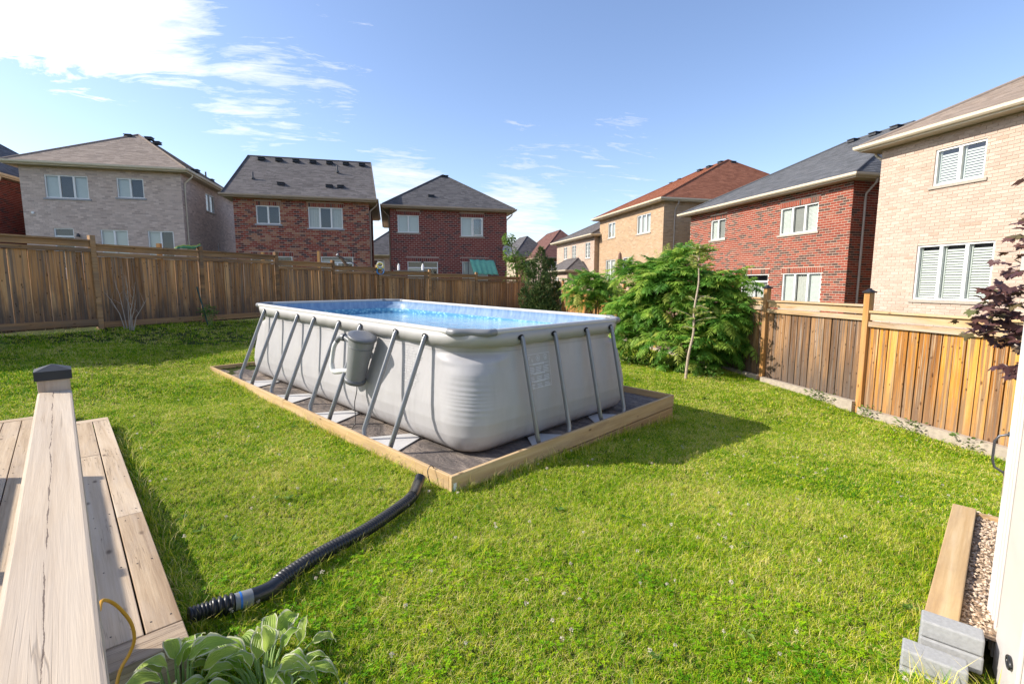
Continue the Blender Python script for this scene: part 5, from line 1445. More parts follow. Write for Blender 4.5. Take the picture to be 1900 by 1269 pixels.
FR = [frond(.50, 10, .15 + .28 * (i % 4), .150, i) for i in range(6)]
def frond_frames(center, radii, ntips, per, zmin, seedv, size=1.0):
    r_ = random.Random(seedv); out_ = []
    for _ in range(ntips):
        while True:
            v = Vector((r_.gauss(0, 1), r_.gauss(0, 1), r_.gauss(0.25, 1))).normalized()
            rr = r_.uniform(.55, 1.0) ** .5 * (.82 + .22 * math.sin(v.x * 5 + seedv) * math.cos(v.z * 4 + v.y * 3))
            p = Vector((center[0] + v.x * radii[0] * rr, center[1] + v.y * radii[1] * rr, center[2] + v.z * radii[2] * rr))
            if p.z > zmin: break
        axis = (v * .65 + Vector((0, 0, .75))).normalized()
        ph = r_.random() * 6.28
        for k in range(per):
            a = ph + k * 2 * math.pi / per + r_.uniform(-.25, .25)
            o1 = axis.orthogonal().normalized(); o2 = axis.cross(o1)
            d_ = (o1 * math.cos(a) + o2 * math.sin(a)) * 1.0 + axis * r_.uniform(.05, .55)
            d_.normalize(); zx = (Vector((0, 0, 1)) - d_ * d_.z)
            zx = zx.normalized() if zx.length > .05 else o1
            yx = zx.cross(d_); s_ = size * r_.uniform(.7, 1.15)
            M = Matrix(((d_.x * s_, yx.x * s_, zx.x * s_, p.x), (d_.y * s_, yx.y * s_, zx.y * s_, p.y), (d_.z * s_, yx.z * s_, zx.z * s_, p.z), (0, 0, 0, 1)))
            out_.append((M, r_.randrange(6), p, v))
    return out_

def sumac(name, label, base, blobs, nsingle, seedv, stems):
    root = thing(name, label, 'bush', base)
    fr = []
    for i, (c_, r_, nt, per, zm, sz) in enumerate(blobs): fr += frond_frames(c_, r_, nt, per, zm, seedv + i, sz)
    camp = Vector((0, 0, 1.78))
    order = sorted(range(len(fr)), key=lambda i: (fr[i][2] - camp).length)
    single = set(order[:nsingle])
    mes = []
    for i in range(6):
        me = bpy.data.meshes.new('frond'); me.from_pydata(FR[i][0], [], FR[i][1]); me.materials.append(M_sumac_o); mes.append(me)
    g = MB()
    for i, (M, k, p, v) in enumerate(fr):
        if i in single:
            o = bpy.data.objects.new('frond', mes[k]); COL.objects.link(o); o.parent = root; o.matrix_parent_inverse = INV[root.name]; o.matrix_basis = M
        else:
            g.add([tuple(M @ Vector(q_)) for q_ in FR[k][0]], FR[k][1], random.random() * .9)
    o = g.build('foliage', M_sumac, root); o['kind'] = 'stuff'
    # flower spikes and stems
    if nsingle > 100:
        for k in range(14):
            a = random.random() * 6.28; rr = random.uniform(.2, .95)
            x, y = base[0] - .15 + 1.25 * rr * math.cos(a), base[1] + .7 * rr * math.sin(a); z = 1.35 + 1.25 * math.sqrt(max(.05, 1 - rr * rr))
            g2 = MB()
            for q_ in range(60):
                f = random.random(); an2 = random.random() * 6.28; r2 = .045 * (1 - f) + .008
                p_ = Vector((x + r2 * math.cos(an2), y + r2 * math.sin(an2), z + .20 * f)); d2 = Vector((math.cos(an2), math.sin(an2), .9)).normalized(); w2 = d2.orthogonal().normalized() * .007
                g2.add([tuple(p_ - w2), tuple(p_ + w2), tuple(p_ + d2 * .028)], [(0, 1, 2)], random.uniform(.8, 1))
            g2.build('flower_spike', M_sumac, root)
    for i, tip in enumerate(stems):
        b_ = Vector(base) + Vector((random.uniform(-.25, .25), random.uniform(-.2, .2), 0)); tip = Vector(tip)
        g = MB(); g.tube(smooth_path([b_, b_.lerp(tip, .45) + Vector((random.uniform(-.12, .12), 0, .1)), tip], 6), [.028 * (1 - .6 * k / 12) for k in range(13)], 6)
        g.build('stem', M_bark, root, rnd=False)
    return root
sumac('sumac_bush', 'large green sumac bush with feathery leaves in front of the cedar fence', (4.3, 12.1, gzf(4.3, 12.1)),
      [((4.0, 12.1, 1.45), (1.25, 1.0, 1.05), 105, 7, -.1, 1.0), ((5.0, 11.9, .95), (1.05, .9, 1.05), 85, 7, -.2, 1.0), ((3.2, 12.6, .85), (.8, .9, .95), 55, 7, -.25, .95), ((4.4, 11.6, .35), (1.25, .7, .65), 60, 7, -.25, .95), ((3.5, 12.2, 1.85), (.6, .6, .5), 22, 7, .5, .95), ((2.95, 12.4, 2.05), (.35, .3, .35), 6, 7, .5, .9), ((4.35, 12.1, 2.45), (.5, .4, .25), 8, 7, .5, .9), ((5.45, 11.7, 1.75), (.4, .4, .4), 8, 7, .3, .9), ((5.75, 11.5, .6), (.4, .4, .6), 10, 7, -.2, .9)],
      300, 11, [(4.0, 12.0, 2.3), (4.6, 12.2, 2.2), (3.4, 12.3, 1.5), (5.2, 12.0, 1.5), (4.9, 11.7, 1.9), (3.7, 11.8, 1.9), (4.3, 12.2, 2.5)])
sumac('sumac_bush', 'smaller leggy sumac with bare stems left of the large bush', (2.95, 16.4, gzf(2.95, 16.4)),
      [((2.45, 16.3, 1.55), (.75, .7, .6), 32, 7, .7, .95), ((3.3, 16.5, 1.4), (.6, .6, .7), 22, 7, .4, .95)], 60, 23, [(2.3, 16.3, 1.5), (2.7, 16.2, 1.8), (3.3, 16.5, 1.5), (3.0, 16.4, 1.9)])
# yellow-green flower spikes on the big bush
# low weeds under the bush
def leaf_cloud(n, fn, ln, wd, droop=.2):
    """kite leaves; fn() gives (position, direction)"""
    g = MB()
    for _ in range(n):
        p, d_ = fn(); d_ = Vector(d_).normalized(); s_ = d_.cross(Vector((0, 0, 1))); s_ = s_.normalized() if s_.length > 1e-3 else Vector((1, 0, 0))
        s_ = (s_ + d_.cross(s_) * random.uniform(-.6, .6)).normalized()
        l_ = ln * random.uniform(.7, 1.25); w_ = wd * random.uniform(.8, 1.2); p = Vector(p)
        g.add([tuple(p), tuple(p + d_ * l_ * .45 + s_ * w_ * .5), tuple(p + d_ * l_ - Vector((0, 0, droop * l_))), tuple(p + d_ * l_ * .45 - s_ * w_ * .5)], [(0, 1, 2), (0, 2, 3)], random.random())
    return g
M_weed = leaf_mat('weed_leaf', [(0, (.06, .15, .025)), (.5, (.12, .24, .04)), (.9, (.22, .33, .06)), (1, (.4, .38, .2))], .4)
root = thing('weed_patch', 'low leafy weeds spreading at the foot of the sumac bush', 'weeds', (3.5, 11.4, -.33))
def wf_():
    x = random.uniform(2.7, 4.6); y = 13.0 - (x - 2.7) * 1.0 + random.gauss(0, .38); return (x, y, gzf(x, y) + abs(random.gauss(0, .16))), (random.gauss(0, 1), random.gauss(0, 1), random.uniform(.1, .9))
leaf_cloud(1500, wf_, .10, .045).build('leaves', M_weed, root)['kind'] = 'stuff'
for i, (x, y) in enumerate(((6.35, 7.35), (6.2, 8.05), (5.98, 9.2), (6.55, 6.6), (6.02, 8.95))):
    root = thing('weed', ['sprawling weed under the right fence beside a post', 'dry weed at the foot of the cedar fence', 'small weed sprouting at the curb near the bush', 'weed at the curb near the white shed', 'tuft of weed left of the near cedar post'][i], 'weed', (x - .12, y, gzf(x, y)))
    def fn_(): 
        a = random.random() * 6.28; r_ = random.random() * .16; return (x - .14 + r_ * math.cos(a), y + 1.3 * r_ * math.sin(a), gzf(x, y) + .02 + random.random() * .16), (math.cos(a), math.sin(a), random.uniform(.2, 1))
    leaf_cloud(60, fn_, .075, .03).build('leaves', M_weed, root)

# sapling with pale slender trunk
root = thing('sapling', 'slender young tree with pale crooked trunk before the sumac bush', 'tree', (3.86, 10.6, -.34))
tp = smooth_path([(3.86, 10.6, -.36), (3.90, 10.6, .2), (3.99, 10.6, .72), (3.98, 10.6, 1.2), (4.05, 10.6, 1.80), (4.03, 10.6, 2.25), (4.05, 10.6, 2.62)], 6)
g = MB(); g.tube(tp, [.034 - .024 * k / len(tp) for k in range(len(tp))], 8); g.build('trunk', M_palebark, root, rnd=False)
M_loc = leaf_mat('locust_leaf', [(0, (.16, .27, .04)), (.5, (.28, .36, .07)), (.85, (.42, .44, .12)), (1, (.5, .42, .15))], .45)
g = MB()
for k in range(46):
    f = random.choice((random.uniform(.35, .62), random.uniform(.78, 1.0), random.uniform(.8, .97)))
    p0 = tp[int(f * (len(tp) - 1))]; a = random.random() * 6.28; ln = random.uniform(.15, .48) * (1.25 - f * .5)
    d_ = Vector((math.cos(a), math.sin(a), random.uniform(-.15, .5))).normalized(); e_ = p0 + d_ * ln
    g.tube([p0, p0.lerp(e_, .5) + Vector((0, 0, .03)), e_], .004, 4, caps=False, mi=1)
    for j in range(16):
        b0 = p0.lerp(e_, .25 + .75 * j / 15); sd_ = d_.cross(Vector((0, 0, 1))).normalized() * (1 if j % 2 else -1)
        dd_ = (sd_ + d_ * .4 + Vector((0, 0, random.uniform(-.3, .2)))).normalized(); l_ = random.uniform(.06, .10); w_ = Vector((random.gauss(0, 1), random.gauss(0, 1), random.gauss(0, 1))).cross(dd_).normalized() * l_ * .30
        g.add([tuple(b0), tuple(b0 + dd_ * l_ * .5 + w_), tuple(b0 + dd_ * l_), tuple(b0 + dd_ * l_ * .5 - w_)], [(0, 1, 2), (0, 2, 3)], random.random())
g.build('crown', [M_loc, M_palebark], root)

# conifer at the back corner
root = thing('conifer', 'bushy dark conifer at the back corner of the yard', 'tree', (1.25, 21.3, gzf(1.25, 21.3)))
z0 = gzf(1.25, 21.3)
M_con = leaf_mat('conifer_needle', [(0, (.03, .065, .02)), (.5, (.06, .11, .03)), (.8, (.12, .17, .05)), (1, (.24, .27, .09))], .15, .6)
g = MB(); leaders = [(0, 0, 3.35, .62), (-.42, .1, 2.75, .5), (.45, 0, 2.85, .55), (.15, -.3, 2.3, .6), (-.2, -.35, 1.7, .75), (.75, .1, 1.9, .5), (-.75, -.05, 1.6, .5), (.35, -.5, 1.2, .7), (-.1, -.55, .8, .8)]
for lx, ly, lh, lr in leaders:
    for _ in range(int(420 * lh / 2 + 120)):
        f = random.random() ** .8; zz_ = f * lh
        rr = lr * (1 - f) ** .55 * (.45 + .55 * math.sqrt(random.random())) * (1 + .25 * math.sin(zz_ * 7 + lx * 9)); a = random.random() * 6.28
        p = Vector((1.25 + lx * (.6 + .4 * f) + rr * math.cos(a), 21.3 + ly + rr * math.sin(a), z0 + .05 + zz_))
        d_ = Vector((math.cos(a) * .8, math.sin(a) * .8, random.uniform(.5, 1.6))).normalized(); rv = random.random()
        for q_ in range(3):
            dd_ = (d_ + Vector((random.gauss(0, .35), random.gauss(0, .35), random.gauss(0, .25)))).normalized(); l_ = random.uniform(.08, .17); w_ = dd_.orthogonal().normalized() * .012
            w_.rotate(Matrix.Rotation(random.random() * 3.14, 3, dd_))
            g.add([tuple(p - w_), tuple(p + w_), tuple(p + dd_ * l_ + w_ * .6), tuple(p + dd_ * l_ - w_ * .6)], [(0, 1, 2, 3)], min(1, rv * .8 + (random.random() * .2)))
g.build('crown', M_con, root)
g = MB(); g.tube([(1.25, 21.3, z0 - .1), (1.25, 21.3, z0 + 2.6)], [.07, .02], 8); g.build('trunk', M_bark, root, rnd=False)

# deciduous tree behind the back fence
M_leaf = leaf_mat('light_leaf', [(0, (.08, .17, .03)), (.5, (.16, .28, .05)), (.9, (.27, .38, .08)), (1, (.36, .42, .12))], .4)
root = thing('leafy_tree', 'light green leafy tree behind the back fence near the satellite dish', 'tree', (.55, 27.6, -.1))
cl_ = [(.35, 27.6, 2.5, .65), (.75, 27.6, 3.0, .55), (-.05, 27.6, 3.4, .45), (.2, 27.6, 3.0, .5), (-.2, 27.6, 4.25, .32), (.85, 27.5, 2.2, .6), (.1, 27.6, 1.9, .6), (1.15, 27.6, 2.6, .4)]
def tf_():
    c_ = random.choice(cl_); v = Vector((random.gauss(0, 1), random.gauss(0, 1), random.gauss(0, 1))).normalized() * c_[3] * random.uniform(.4, 1) ** .5
    return (c_[0] + v.x, c_[1] + v.y, c_[2] + v.z), (v.x, v.y, v.z * .5 - .1)
leaf_cloud(1900, tf_, .16, .085).build('crown', M_leaf, root)
g = MB(); g.tube([(.4, 27.6, -.2), (.35, 27.6, 1.6), (.2, 27.6, 2.8), (-.15, 27.6, 4.2)], [.06, .05, .035, .012], 7); g.tube([(.36, 27.6, 1.7), (.8, 27.6, 2.9)], [.03, .012], 6); g.build('trunk', M_bark, root, rnd=False)

# purple maple at the right edge
M_maple = leaf_mat('maple_leaf', [(0, (.075, .035, .036)), (.5, (.12, .055, .05)), (.85, (.17, .085, .07)), (1, (.14, .15, .05))], .3, .38, spec=.5, obj=True)
def maple_mesh(k):
    r_ = random.Random(k)
    out_ = [(0, 0), (.10, -.03), (.30, -.16), (.34, -.10), (.44, -.06), (.36, .05), (.50, .18), (.42, .22), (.46, .38), (.34, .32), (.24, .30), (.22, .48), (.13, .44), (.10, .58), (.0, .74)]
    pts = out_ + [(-x, y) for x, y in out_[-2:0:-1]]
    vs = [(0, .18, .0)] + [(x * (1 + .06 * r_.uniform(-1, 1)), y, -.30 * (x * x) - .12 * max(0, y - .3) ** 2 + .05 * math.sin(6 * x + k)) for x, y in pts]
    n_ = len(pts); fs = [(0, 1 + i, 1 + (i + 1) % n_) for i in range(n_)]
    me = bpy.data.meshes.new('leaf'); me.from_pydata([(x * .19, y * .19, z * .19) for x, y, z in vs], [], fs); me.polygons.foreach_set('use_smooth', [True] * len(fs)); me.materials.append(M_maple); return me
mm_ = [maple_mesh(k) for k in range(5)]
root = thing('purple_maple', 'dark purple maple with lobed leaves reaching in from the right', 'tree', (4.95, 4.45, -.4))
g = MB(); g.tube(smooth_path([(5.0, 4.5, -.45), (4.97, 4.5, .8), (4.93, 4.5, 1.6), (4.90, 4.48, 2.4), (4.92, 4.45, 3.2)], 5), [.045 - .0014 * k for k in range(21)], 8); g.build('trunk', M_bark, root, rnd=False)
brs = [((4.93, 4.5, 1.25), (4.15, 4.4, 1.42)), ((4.93, 4.5, 1.35), (4.25, 4.3, 1.52)), ((4.92, 4.5, 1.6), (4.30, 4.35, 1.75)), ((4.92, 4.5, 1.75), (4.50, 4.4, 2.0)), ((4.95, 4.5, .95), (4.52, 4.3, 1.02)), ((4.92, 4.5, 1.5), (4.45, 4.55, 1.6)), ((4.92, 4.5, 2.1), (4.60, 4.4, 2.3)), ((4.92, 4.5, 2.5), (4.62, 4.4, 2.72)), ((4.93, 4.5, 1.2), (4.42, 4.25, 1.28)), ((4.92, 4.5, 1.9), (5.4, 4.3, 2.2)), ((4.92, 4.5, 2.3), (5.3, 4.8, 2.6)), ((4.93, 4.5, 1.5), (5.4, 4.2, 1.6)), ((4.9, 4.5, 2.9), (4.75, 4.4, 3.4))]
for a_, b_ in brs:
    a_, b_ = Vector(a_), Vector(b_)
    g = MB(); g.tube([a_, a_.lerp(b_, .5) + Vector((0, 0, .05)), b_], [.012, .008, .004], 6); g.build('branch', M_bark, root, rnd=False)
    for k in range(24 if b_.x < 4.9 else 20):
        f = random.uniform(.22, 1.06); p = a_.lerp(b_, f) + Vector((random.gauss(0, .07), random.gauss(0, .07), random.gauss(.01, .05)))
        yaw = random.gauss(math.atan2((b_ - a_).y, (b_ - a_).x) - math.pi / 2, .9)
        o = bpy.data.objects.new('leaf', random.choice(mm_)); COL.objects.link(o); o.parent = root; o.matrix_parent_inverse = INV[root.name]
        s_ = random.uniform(.5, .85)
        o.matrix_basis = Matrix.Translation(p) @ Matrix.Rotation(yaw, 4, 'Z') @ Matrix.Rotation(random.gauss(-.45, .35), 4, 'X') @ Matrix.Rotation(random.gauss(0, .35), 4, 'Y') @ Matrix.Scale(s_, 4)

# hosta in the foreground
mt, t, out = newmat('hosta_leaf')
a = t.new('ShaderNodeAttribute'); a.attribute_name = 'edge'; oi = t.new('ShaderNodeObjectInfo')
a2 = t.new('ShaderNodeAttribute'); a2.attribute_name = 'along'
pos = t.new('ShaderNodeTexCoord').outputs['Object']
n = t.noise(t.mapping(pos, scale=(1, .35, 1)), 38, 4, .6)
gcol = t.mix(oi.outputs['Random'], (.33, .52, .07, 1), (.55, .68, .15, 1))
e2 = t.math('ADD', a.outputs['Fac'], t.math('MULTIPLY', t.math('SUBTRACT', n, .5), .38))
col = t.mix(t.ramp(e2, [(.72, 0.0), (.84, 1.0)]), gcol, (.80, .80, .58, 1))
wv = t.new('ShaderNodeMath'); wv.operation = 'SINE'; t.l.new(t.math('MULTIPLY', a.outputs['Fac'], 26), wv.inputs[0])
pb = t.new('ShaderNodeBsdfPrincipled'); t.l.new(col, pb.inputs['Base Color']); pb.inputs['Roughness'].default_value = .48
bp_ = t.new('ShaderNodeBump'); bp_.inputs['Strength'].default_value = .6; bp_.inputs['Distance'].default_value = .004; t.l.new(wv.outputs[0], bp_.inputs['Height']); t.l.new(bp_.outputs[0], pb.inputs['Normal'])
tr = t.new('ShaderNodeBsdfTranslucent'); t.l.new(col, tr.inputs['Color']); ms = t.new('ShaderNodeMixShader'); ms.inputs[0].default_value = .48
t.l.new(pb.outputs[0], ms.inputs[1]); t.l.new(tr.outputs[0], ms.inputs[2]); t.l.new(ms.outputs[0], out.inputs[0])
M_hosta = mt
def hosta_mesh(k, ln=.21, wd=.105, curl=.6):
    r_ = random.Random(k); NU, NV_ = 12, 8; vs = []; fs = []; ed = []; al = []
    for i in range(NU + 1):
        f = i / NU; w_ = wd * (math.sin(math.pi * min(1, f ** .72)) ** .8) * (1 - .12 * f) + (.003 if i < NU else .0005)
        ang = curl * (f - .15); x = 0
        yy = ln * math.sin(max(.001, ang)) / max(.2, curl) * 1.0 if False else ln * f * math.cos(ang * .55)
        zz_ = ln * (.30 * math.sin(f * 2.3) - .45 * curl * f * f)
        for j in range(NV_ + 1):
            g_ = 2 * j / NV_ - 1
            vs.append((g_ * w_ * .5, yy, zz_ + .22 * w_ * abs(g_) ** 1.3 + .010 * math.sin(f * 13 + k + 2 * g_) * abs(g_) ** 2 - .25 * max(0, abs(g_) - .7) * w_ * r_.uniform(0, .4)))
            ed.append(max(abs(g_), (f - .78) / .22 if f > .78 else 0)); al.append(f)
    for i in range(NU):
        for j in range(NV_): q_ = i * (NV_ + 1) + j; fs.append((q_, q_ + 1, q_ + NV_ + 2, q_ + NV_ + 1))
    me = bpy.data.meshes.new('leaf'); me.from_pydata(vs, [], fs); me.polygons.foreach_set('use_smooth', [True] * len(fs))
    at = me.attributes.new('edge', 'FLOAT', 'POINT'); at.data.foreach_set('value', ed)
    at = me.attributes.new('along', 'FLOAT', 'POINT'); at.data.foreach_set('value', al)
    me.materials.append(M_hosta); return me
hm_ = [hosta_mesh(k, .19 + .02 * (k % 3), .085 + .012 * (k % 4), .35 + .22 * (k % 4)) for k in range(8)]
M_hstem = plain('hosta_stem', (.22, .33, .10), .5, .3)
def hosta(label, cx_, cy_, n_, spread, hmax, seedv, flower=None):
    r_ = random.Random(seedv); root = thing('hosta', label, 'plant', (cx_, cy_, gzf(cx_, cy_)))
    zb = gzf(cx_, cy_)
    for k in range(n_):
        a = r_.random() * 6.28; f = math.sqrt(r_.random()); lay = 1 - f
        bx_, by_ = cx_ + .10 * f * math.cos(a), cy_ + .10 * f * math.sin(a)
        tx, ty, tz = cx_ + spread * f * math.cos(a), cy_ + spread * f * math.sin(a), zb + .07 + hmax * (1 - .75 * f * f) * r_.uniform(.65, 1.0)
        yaw = a - math.pi / 2 + r_.gauss(0, .35)
        o = bpy.data.objects.new('leaf', hm_[r_.randrange(8)]); COL.objects.link(o); o.parent = root; o.matrix_parent_inverse = INV[root.name]
        o.matrix_basis = Matrix.Translation((tx, ty, tz)) @ Matrix.Rotation(yaw, 4, 'Z') @ Matrix.Rotation(r_.gauss(.55 - .75 * f, .28), 4, 'X') @ Matrix.Rotation(r_.gauss(0, .3), 4, 'Y') @ Matrix.Scale(r_.uniform(.55, .85), 4)
        g = MB(); g.tube([(bx_, by_, zb), ((bx_ + tx) / 2, (by_ + ty) / 2, zb + (tz - zb) * .7), (tx, ty, tz)], [.006, .005, .003], 6); g.build('stalk', M_hstem, root, rnd=False)
    return root
hosta('variegated hosta clump with white-edged leaves beside the deck corner', -1.10, 1.95, 50, .24, .09, 5)
hosta('smaller hosta clump at the bottom edge in front of the deck', -1.40, 1.84, 16, .13, .16, 9)

# ornamental grass at the left edge, bare shrub, staked plant by the fence
M_gr = leaf_mat('blade', [(0, (.10, .19, .03)), (.5, (.19, .28, .06)), (1, (.36, .38, .15))], .35)
root = thing('ornamental_grass', 'arching grass clump at the left edge by the fence', 'plant', (-8.62, 7.9, gzf(-8.6, 7.9)))
g = MB(); zb = gzf(-8.6, 7.9)
for k in range(110):
    a = random.random() * 6.28; ln = random.uniform(.35, .62); sp2 = random.uniform(.15, .42); pts = []
    for j in range(6):
        f = j / 5; pts.append(Vector((-8.55 + sp2 * f ** 1.4 * math.cos(a), 7.9 + sp2 * f ** 1.4 * math.sin(a), zb + ln * (1.25 * f - .65 * f * f))))
    sd_ = Vector((-math.sin(a), math.cos(a), 0)) * .006; vs = []
    for j, p in enumerate(pts): w_ = 1 - .85 * (j / 5) ** 2; vs += [tuple(p - sd_ * w_), tuple(p + sd_ * w_)]
    g.add(vs, [(2*j, 2*j+1, 2*j+3, 2*j+2) for j in range(5)], random.random())
g.build('blades', M_gr, root)
root = thing('bare_shrub', 'leafless grey twiggy shrub standing against the left fence', 'shrub', (-8.95, 11.3, gzf(-8.95, 11.3)))
b0 = Vector((-8.95, 11.3, gzf(-8.95, 11.3) - .02))
for i, (dx, h_) in enumerate(((-.42, 1.0), (-.25, 1.2), (.05, 1.3), (.28, 1.15), (.15, .75), (-.1, .9), (.36, .8))):
    st = b0 + Vector((.03 * i - .1, .02 * (i % 3), 0)); fork = st + Vector((dx * .25, 0, h_ * .42)); tip = st + Vector((dx, random.uniform(-.1, .1), h_))
    g = MB(); g.tube([st, fork, fork.lerp(tip, .5) + Vector((.02, 0, .02)), tip], [.013, .010, .006, .003], 5)
    for q_ in range(3):
        m0 = fork.lerp(tip, .2 + .25 * q_); g.tube([m0, m0 + Vector((random.uniform(-.18, .18), 0, random.uniform(.1, .28)))], [.004, .002], 4)
    g.build('branch', M_twig, root, rnd=False)
zb = gzf(-8.2, 13.0)
root = thing('staked_plant', 'small leafy plant tied to a green stake at the second fence post', 'plant', (-8.2, 13.0, zb))
g = MB(); g.tube([(-8.14, 12.95, zb - .05), (-8.42, 13.02, zb + 1.02)], .022, 6); g.build('stake', plain('green_stake', (.035, .07, .06), .5, .3), root, rnd=False)
def pf_(): return (-8.12 + random.gauss(0, .11), 12.95 + random.gauss(0, .1), zb + .33 + random.gauss(0, .09)), (random.gauss(0, 1), random.gauss(0, 1), random.uniform(-.2, .8))
leaf_cloud(150, pf_, .13, .03).build('leaves', M_weed, root)
g = MB()
for k in range(4): g.tube([(-8.13 + .03 * k, 12.95, zb), (-8.2 + .06 * k, 12.95, zb + .4)], .006, 5)
g.build('stem', M_hstem, root, rnd=False)

# ------------------------------------------------------------------ small things on and behind the fences
root = thing('draped_cloth', 'teal and white cloth slung over the fence at the second post', 'cloth', (-8.6, 13.25, 2.6))
for nm, mat, dz in (('teal_cloth', plain('teal_cloth', (.12, .42, .34), .7, .2), 0), ('lime_strip', plain('lime_cloth', (.50, .60, .15), .7, .2), .035)):
    g = MB(); vs = []; N_ = 14
    for i in range(N_ + 1):
        f = i / N_; x = -8.74 + .26 * f; y = 12.78 + .58 * f; z = 2.655 + .13 * f ** 1.5 + .03 * math.sin(f * 6) + dz
        for j in (-1, 1): vs.append((x + .05 * j, y - .02 * j, z + .022 * j + .01 * math.sin(i * 2.1)))
    g.add(vs, [(2*i, 2*i+1, 2*i+3, 2*i+2) for i in range(N_)], smooth=True); o = g.build(nm, mat, root, rnd=False); o.modifiers.new('s', 'SOLIDIFY').thickness = .012
root = thing('rope_coil', 'yellow and blue rope bundle hung on the corner post of the fences', 'rope', (-5.4, 20.0, 2.3))
for nm, c3, r_, cz_ in (('yellow_loop', (.75, .66, .10), .10, 2.46), ('white_loop', (.75, .75, .72), .09, 2.52), ('blue_loop', (.10, .27, .55), .12, 2.26)):
    g = MB()
    for q_ in range(4):
        pts = [Vector((-5.36 + (r_ + .012 * q_) * math.cos(k * .42), 19.93 - .012 * q_, cz_ + (r_ * 1.1) * math.sin(k * .42))) for k in range(16)]; g.tube(pts, .016, 6, caps=False)
    g.build(nm, plain(nm, c3, .6, .3), root, rnd=False)
g = MB(); g.box((-.05, -.05, 0), (.05, .05, 2.55))
pm = g.mesh('post', False); pm.materials.append(M_cpost)
for i, (x, y, z1, lb) in enumerate(((-9.65, 19.0, 2.96, 'wooden post rising behind the fence left of the mottled house lower window'), (-8.27, 21.0, 3.12, 'wooden post behind the fence beside the mottled house patio door'), (-10.4, 14.5, 2.92, 'short wooden post behind the fence below the taupe house'))):
    o = bpy.data.objects.new('fence_post', pm); COL.objects.link(o); o.location = (x, y, z1 - 2.55); tag(o, lb, 'post', 'posts of the neighbouring fence')
root = thing('leaning_beam', 'dark bent beam with a pale end leaning up behind the back fence', 'beam', (-7.55, 22.5, .8))
g = MB(); g.tube([(-7.98, 22.5, 3.03), (-7.80, 22.5, 2.86), (-7.55, 22.5, 2.5), (-7.3, 22.5, 1.9), (-6.8, 22.5, .6)], [.05, .07, .08, .08, .08], 8); g.build('beam', M_bark, root, rnd=False)
g = MB(); g.tube([(-7.93, 22.5, 3.0), (-7.6, 22.5, 2.86), (-7.25, 22.5, 2.66), (-6.9, 22.5, 2.35), (-6.75, 22.5, .6)], .025, 6); g.build('arm', M_darkmetal, root, rnd=False)
g = MB(); g.tube([(-8.03, 22.5, 3.01), (-7.95, 22.5, 3.06)], .075, 8); g.build('end_cap', M_clear, root, rnd=False)
root = thing('raised_deck', 'neighbouring raised timber deck hidden low behind the back fence', 'deck', (-4.8, 23.7, .1))
for k in range(9):
    g = MB(); g.box((-6.2, 23.02 + k * .15, 1.56), (-3.4, 23.155 + k * .15, 1.6)); g.build('board', M_frail, root, rnd=False)
for x in (-6.1, -3.5):
    for y in (23.1, 24.25):
        g = MB(); g.box((x - .05, y - .05, -.1), (x + .05, y + .05, 1.56)); g.build('post', M_frail, root, rnd=False)
root = thing('patio_table', 'dark glass-topped patio table glimpsed over the back fence', 'table', (-4.75, 23.6, 1.6))
g = MB(); g.box((-5.62, 23.2, 2.34), (-3.9, 24.0, 2.38)); g.build('top', plain('table_glass', (.12, .13, .13), .15, .5), root, rnd=False)
for x, y in ((-5.55, 23.25), (-3.97, 23.25), (-5.55, 23.95), (-3.97, 23.95)):
    g = MB(); g.tube([(x, y, 1.6), (x, y, 2.34)], .025, 6); g.build('leg', M_darkmetal, root, rnd=False)
for i, (x, lb) in enumerate(((-5.42, 'white spray bottle nearest the corner post on the patio table'), (-4.27, 'white spray bottle with dark trigger by the middle back-fence post'))):
    y = 23.4
    root = thing('spray_bottle', lb, 'bottle', (x, y, 2.38), 'bottles behind the back fence')
    g = MB(); g.tube([(x, y, 2.38), (x, y, 2.60), (x, y, 2.67), (x, y, 2.71)], [.06, .06, .03, .022], 10); g.build('body', M_white, root, rnd=False)
    g = MB(); g.tube([(x, y, 2.71), (x, y, 2.77)], .028, 8); g.tube([(x - .06, y, 2.77), (x + .05, y, 2.78)], .022, 8); g.build('trigger', M_blackcap, root, rnd=False)
root = thing('closed_parasol', 'closed brown patio parasol before the rust-roofed house', 'parasol', (7.26, 33, 0))
g = MB(); g.tube([(7.27, 33, 0), (7.24, 33, 3.9)], .025, 6); g.build('pole', M_bark, root, rnd=False)
g = MB(); g.tube([(7.27, 33, 2.2), (7.27, 33, 2.4), (7.25, 33, 3.2), (7.24, 33, 3.75), (7.24, 33, 3.85)], [.10, .16, .15, .10, .02], 9); g.build('canopy', plain('brown_cloth', (.17, .10, .08), .85, .1, .25, 9), root, rnd=False)

# ------------------------------------------------------------------ grass
def blade_set(n_, hgt, lean, wid, spread, seedv, clover=False):
    r_ = random.Random(seedv); g = MB()
    for _ in range(n_):
        a = r_.random() * 6.28; b_ = Vector((r_.gauss(0, spread), r_.gauss(0, spread), -.006)); h_ = hgt * r_.uniform(.55, 1.15); l_ = lean * h_ * r_.uniform(.3, 1.3)
        d_ = Vector((math.cos(a), math.sin(a), 0)); s_ = Vector((-d_.y, d_.x, 0)) * wid * r_.uniform(.7, 1.2)
        p1 = b_ + d_ * l_ * .3 + Vector((0, 0, h_ * .55)); p2 = b_ + d_ * l_ + Vector((0, 0, h_ * (1 - .25 * lean)))
        rv = r_.random()
        g.add([tuple(b_ - s_), tuple(b_ + s_), tuple(p1 + s_ * .8), tuple(p1 - s_ * .8)], [(0, 1, 2, 3)], rv)
        g.add([tuple(p1 - s_ * .8), tuple(p1 + s_ * .8), tuple(p2)], [(0, 1, 2)], rv)
    return g
mt, t, out = newmat('grass_blade')
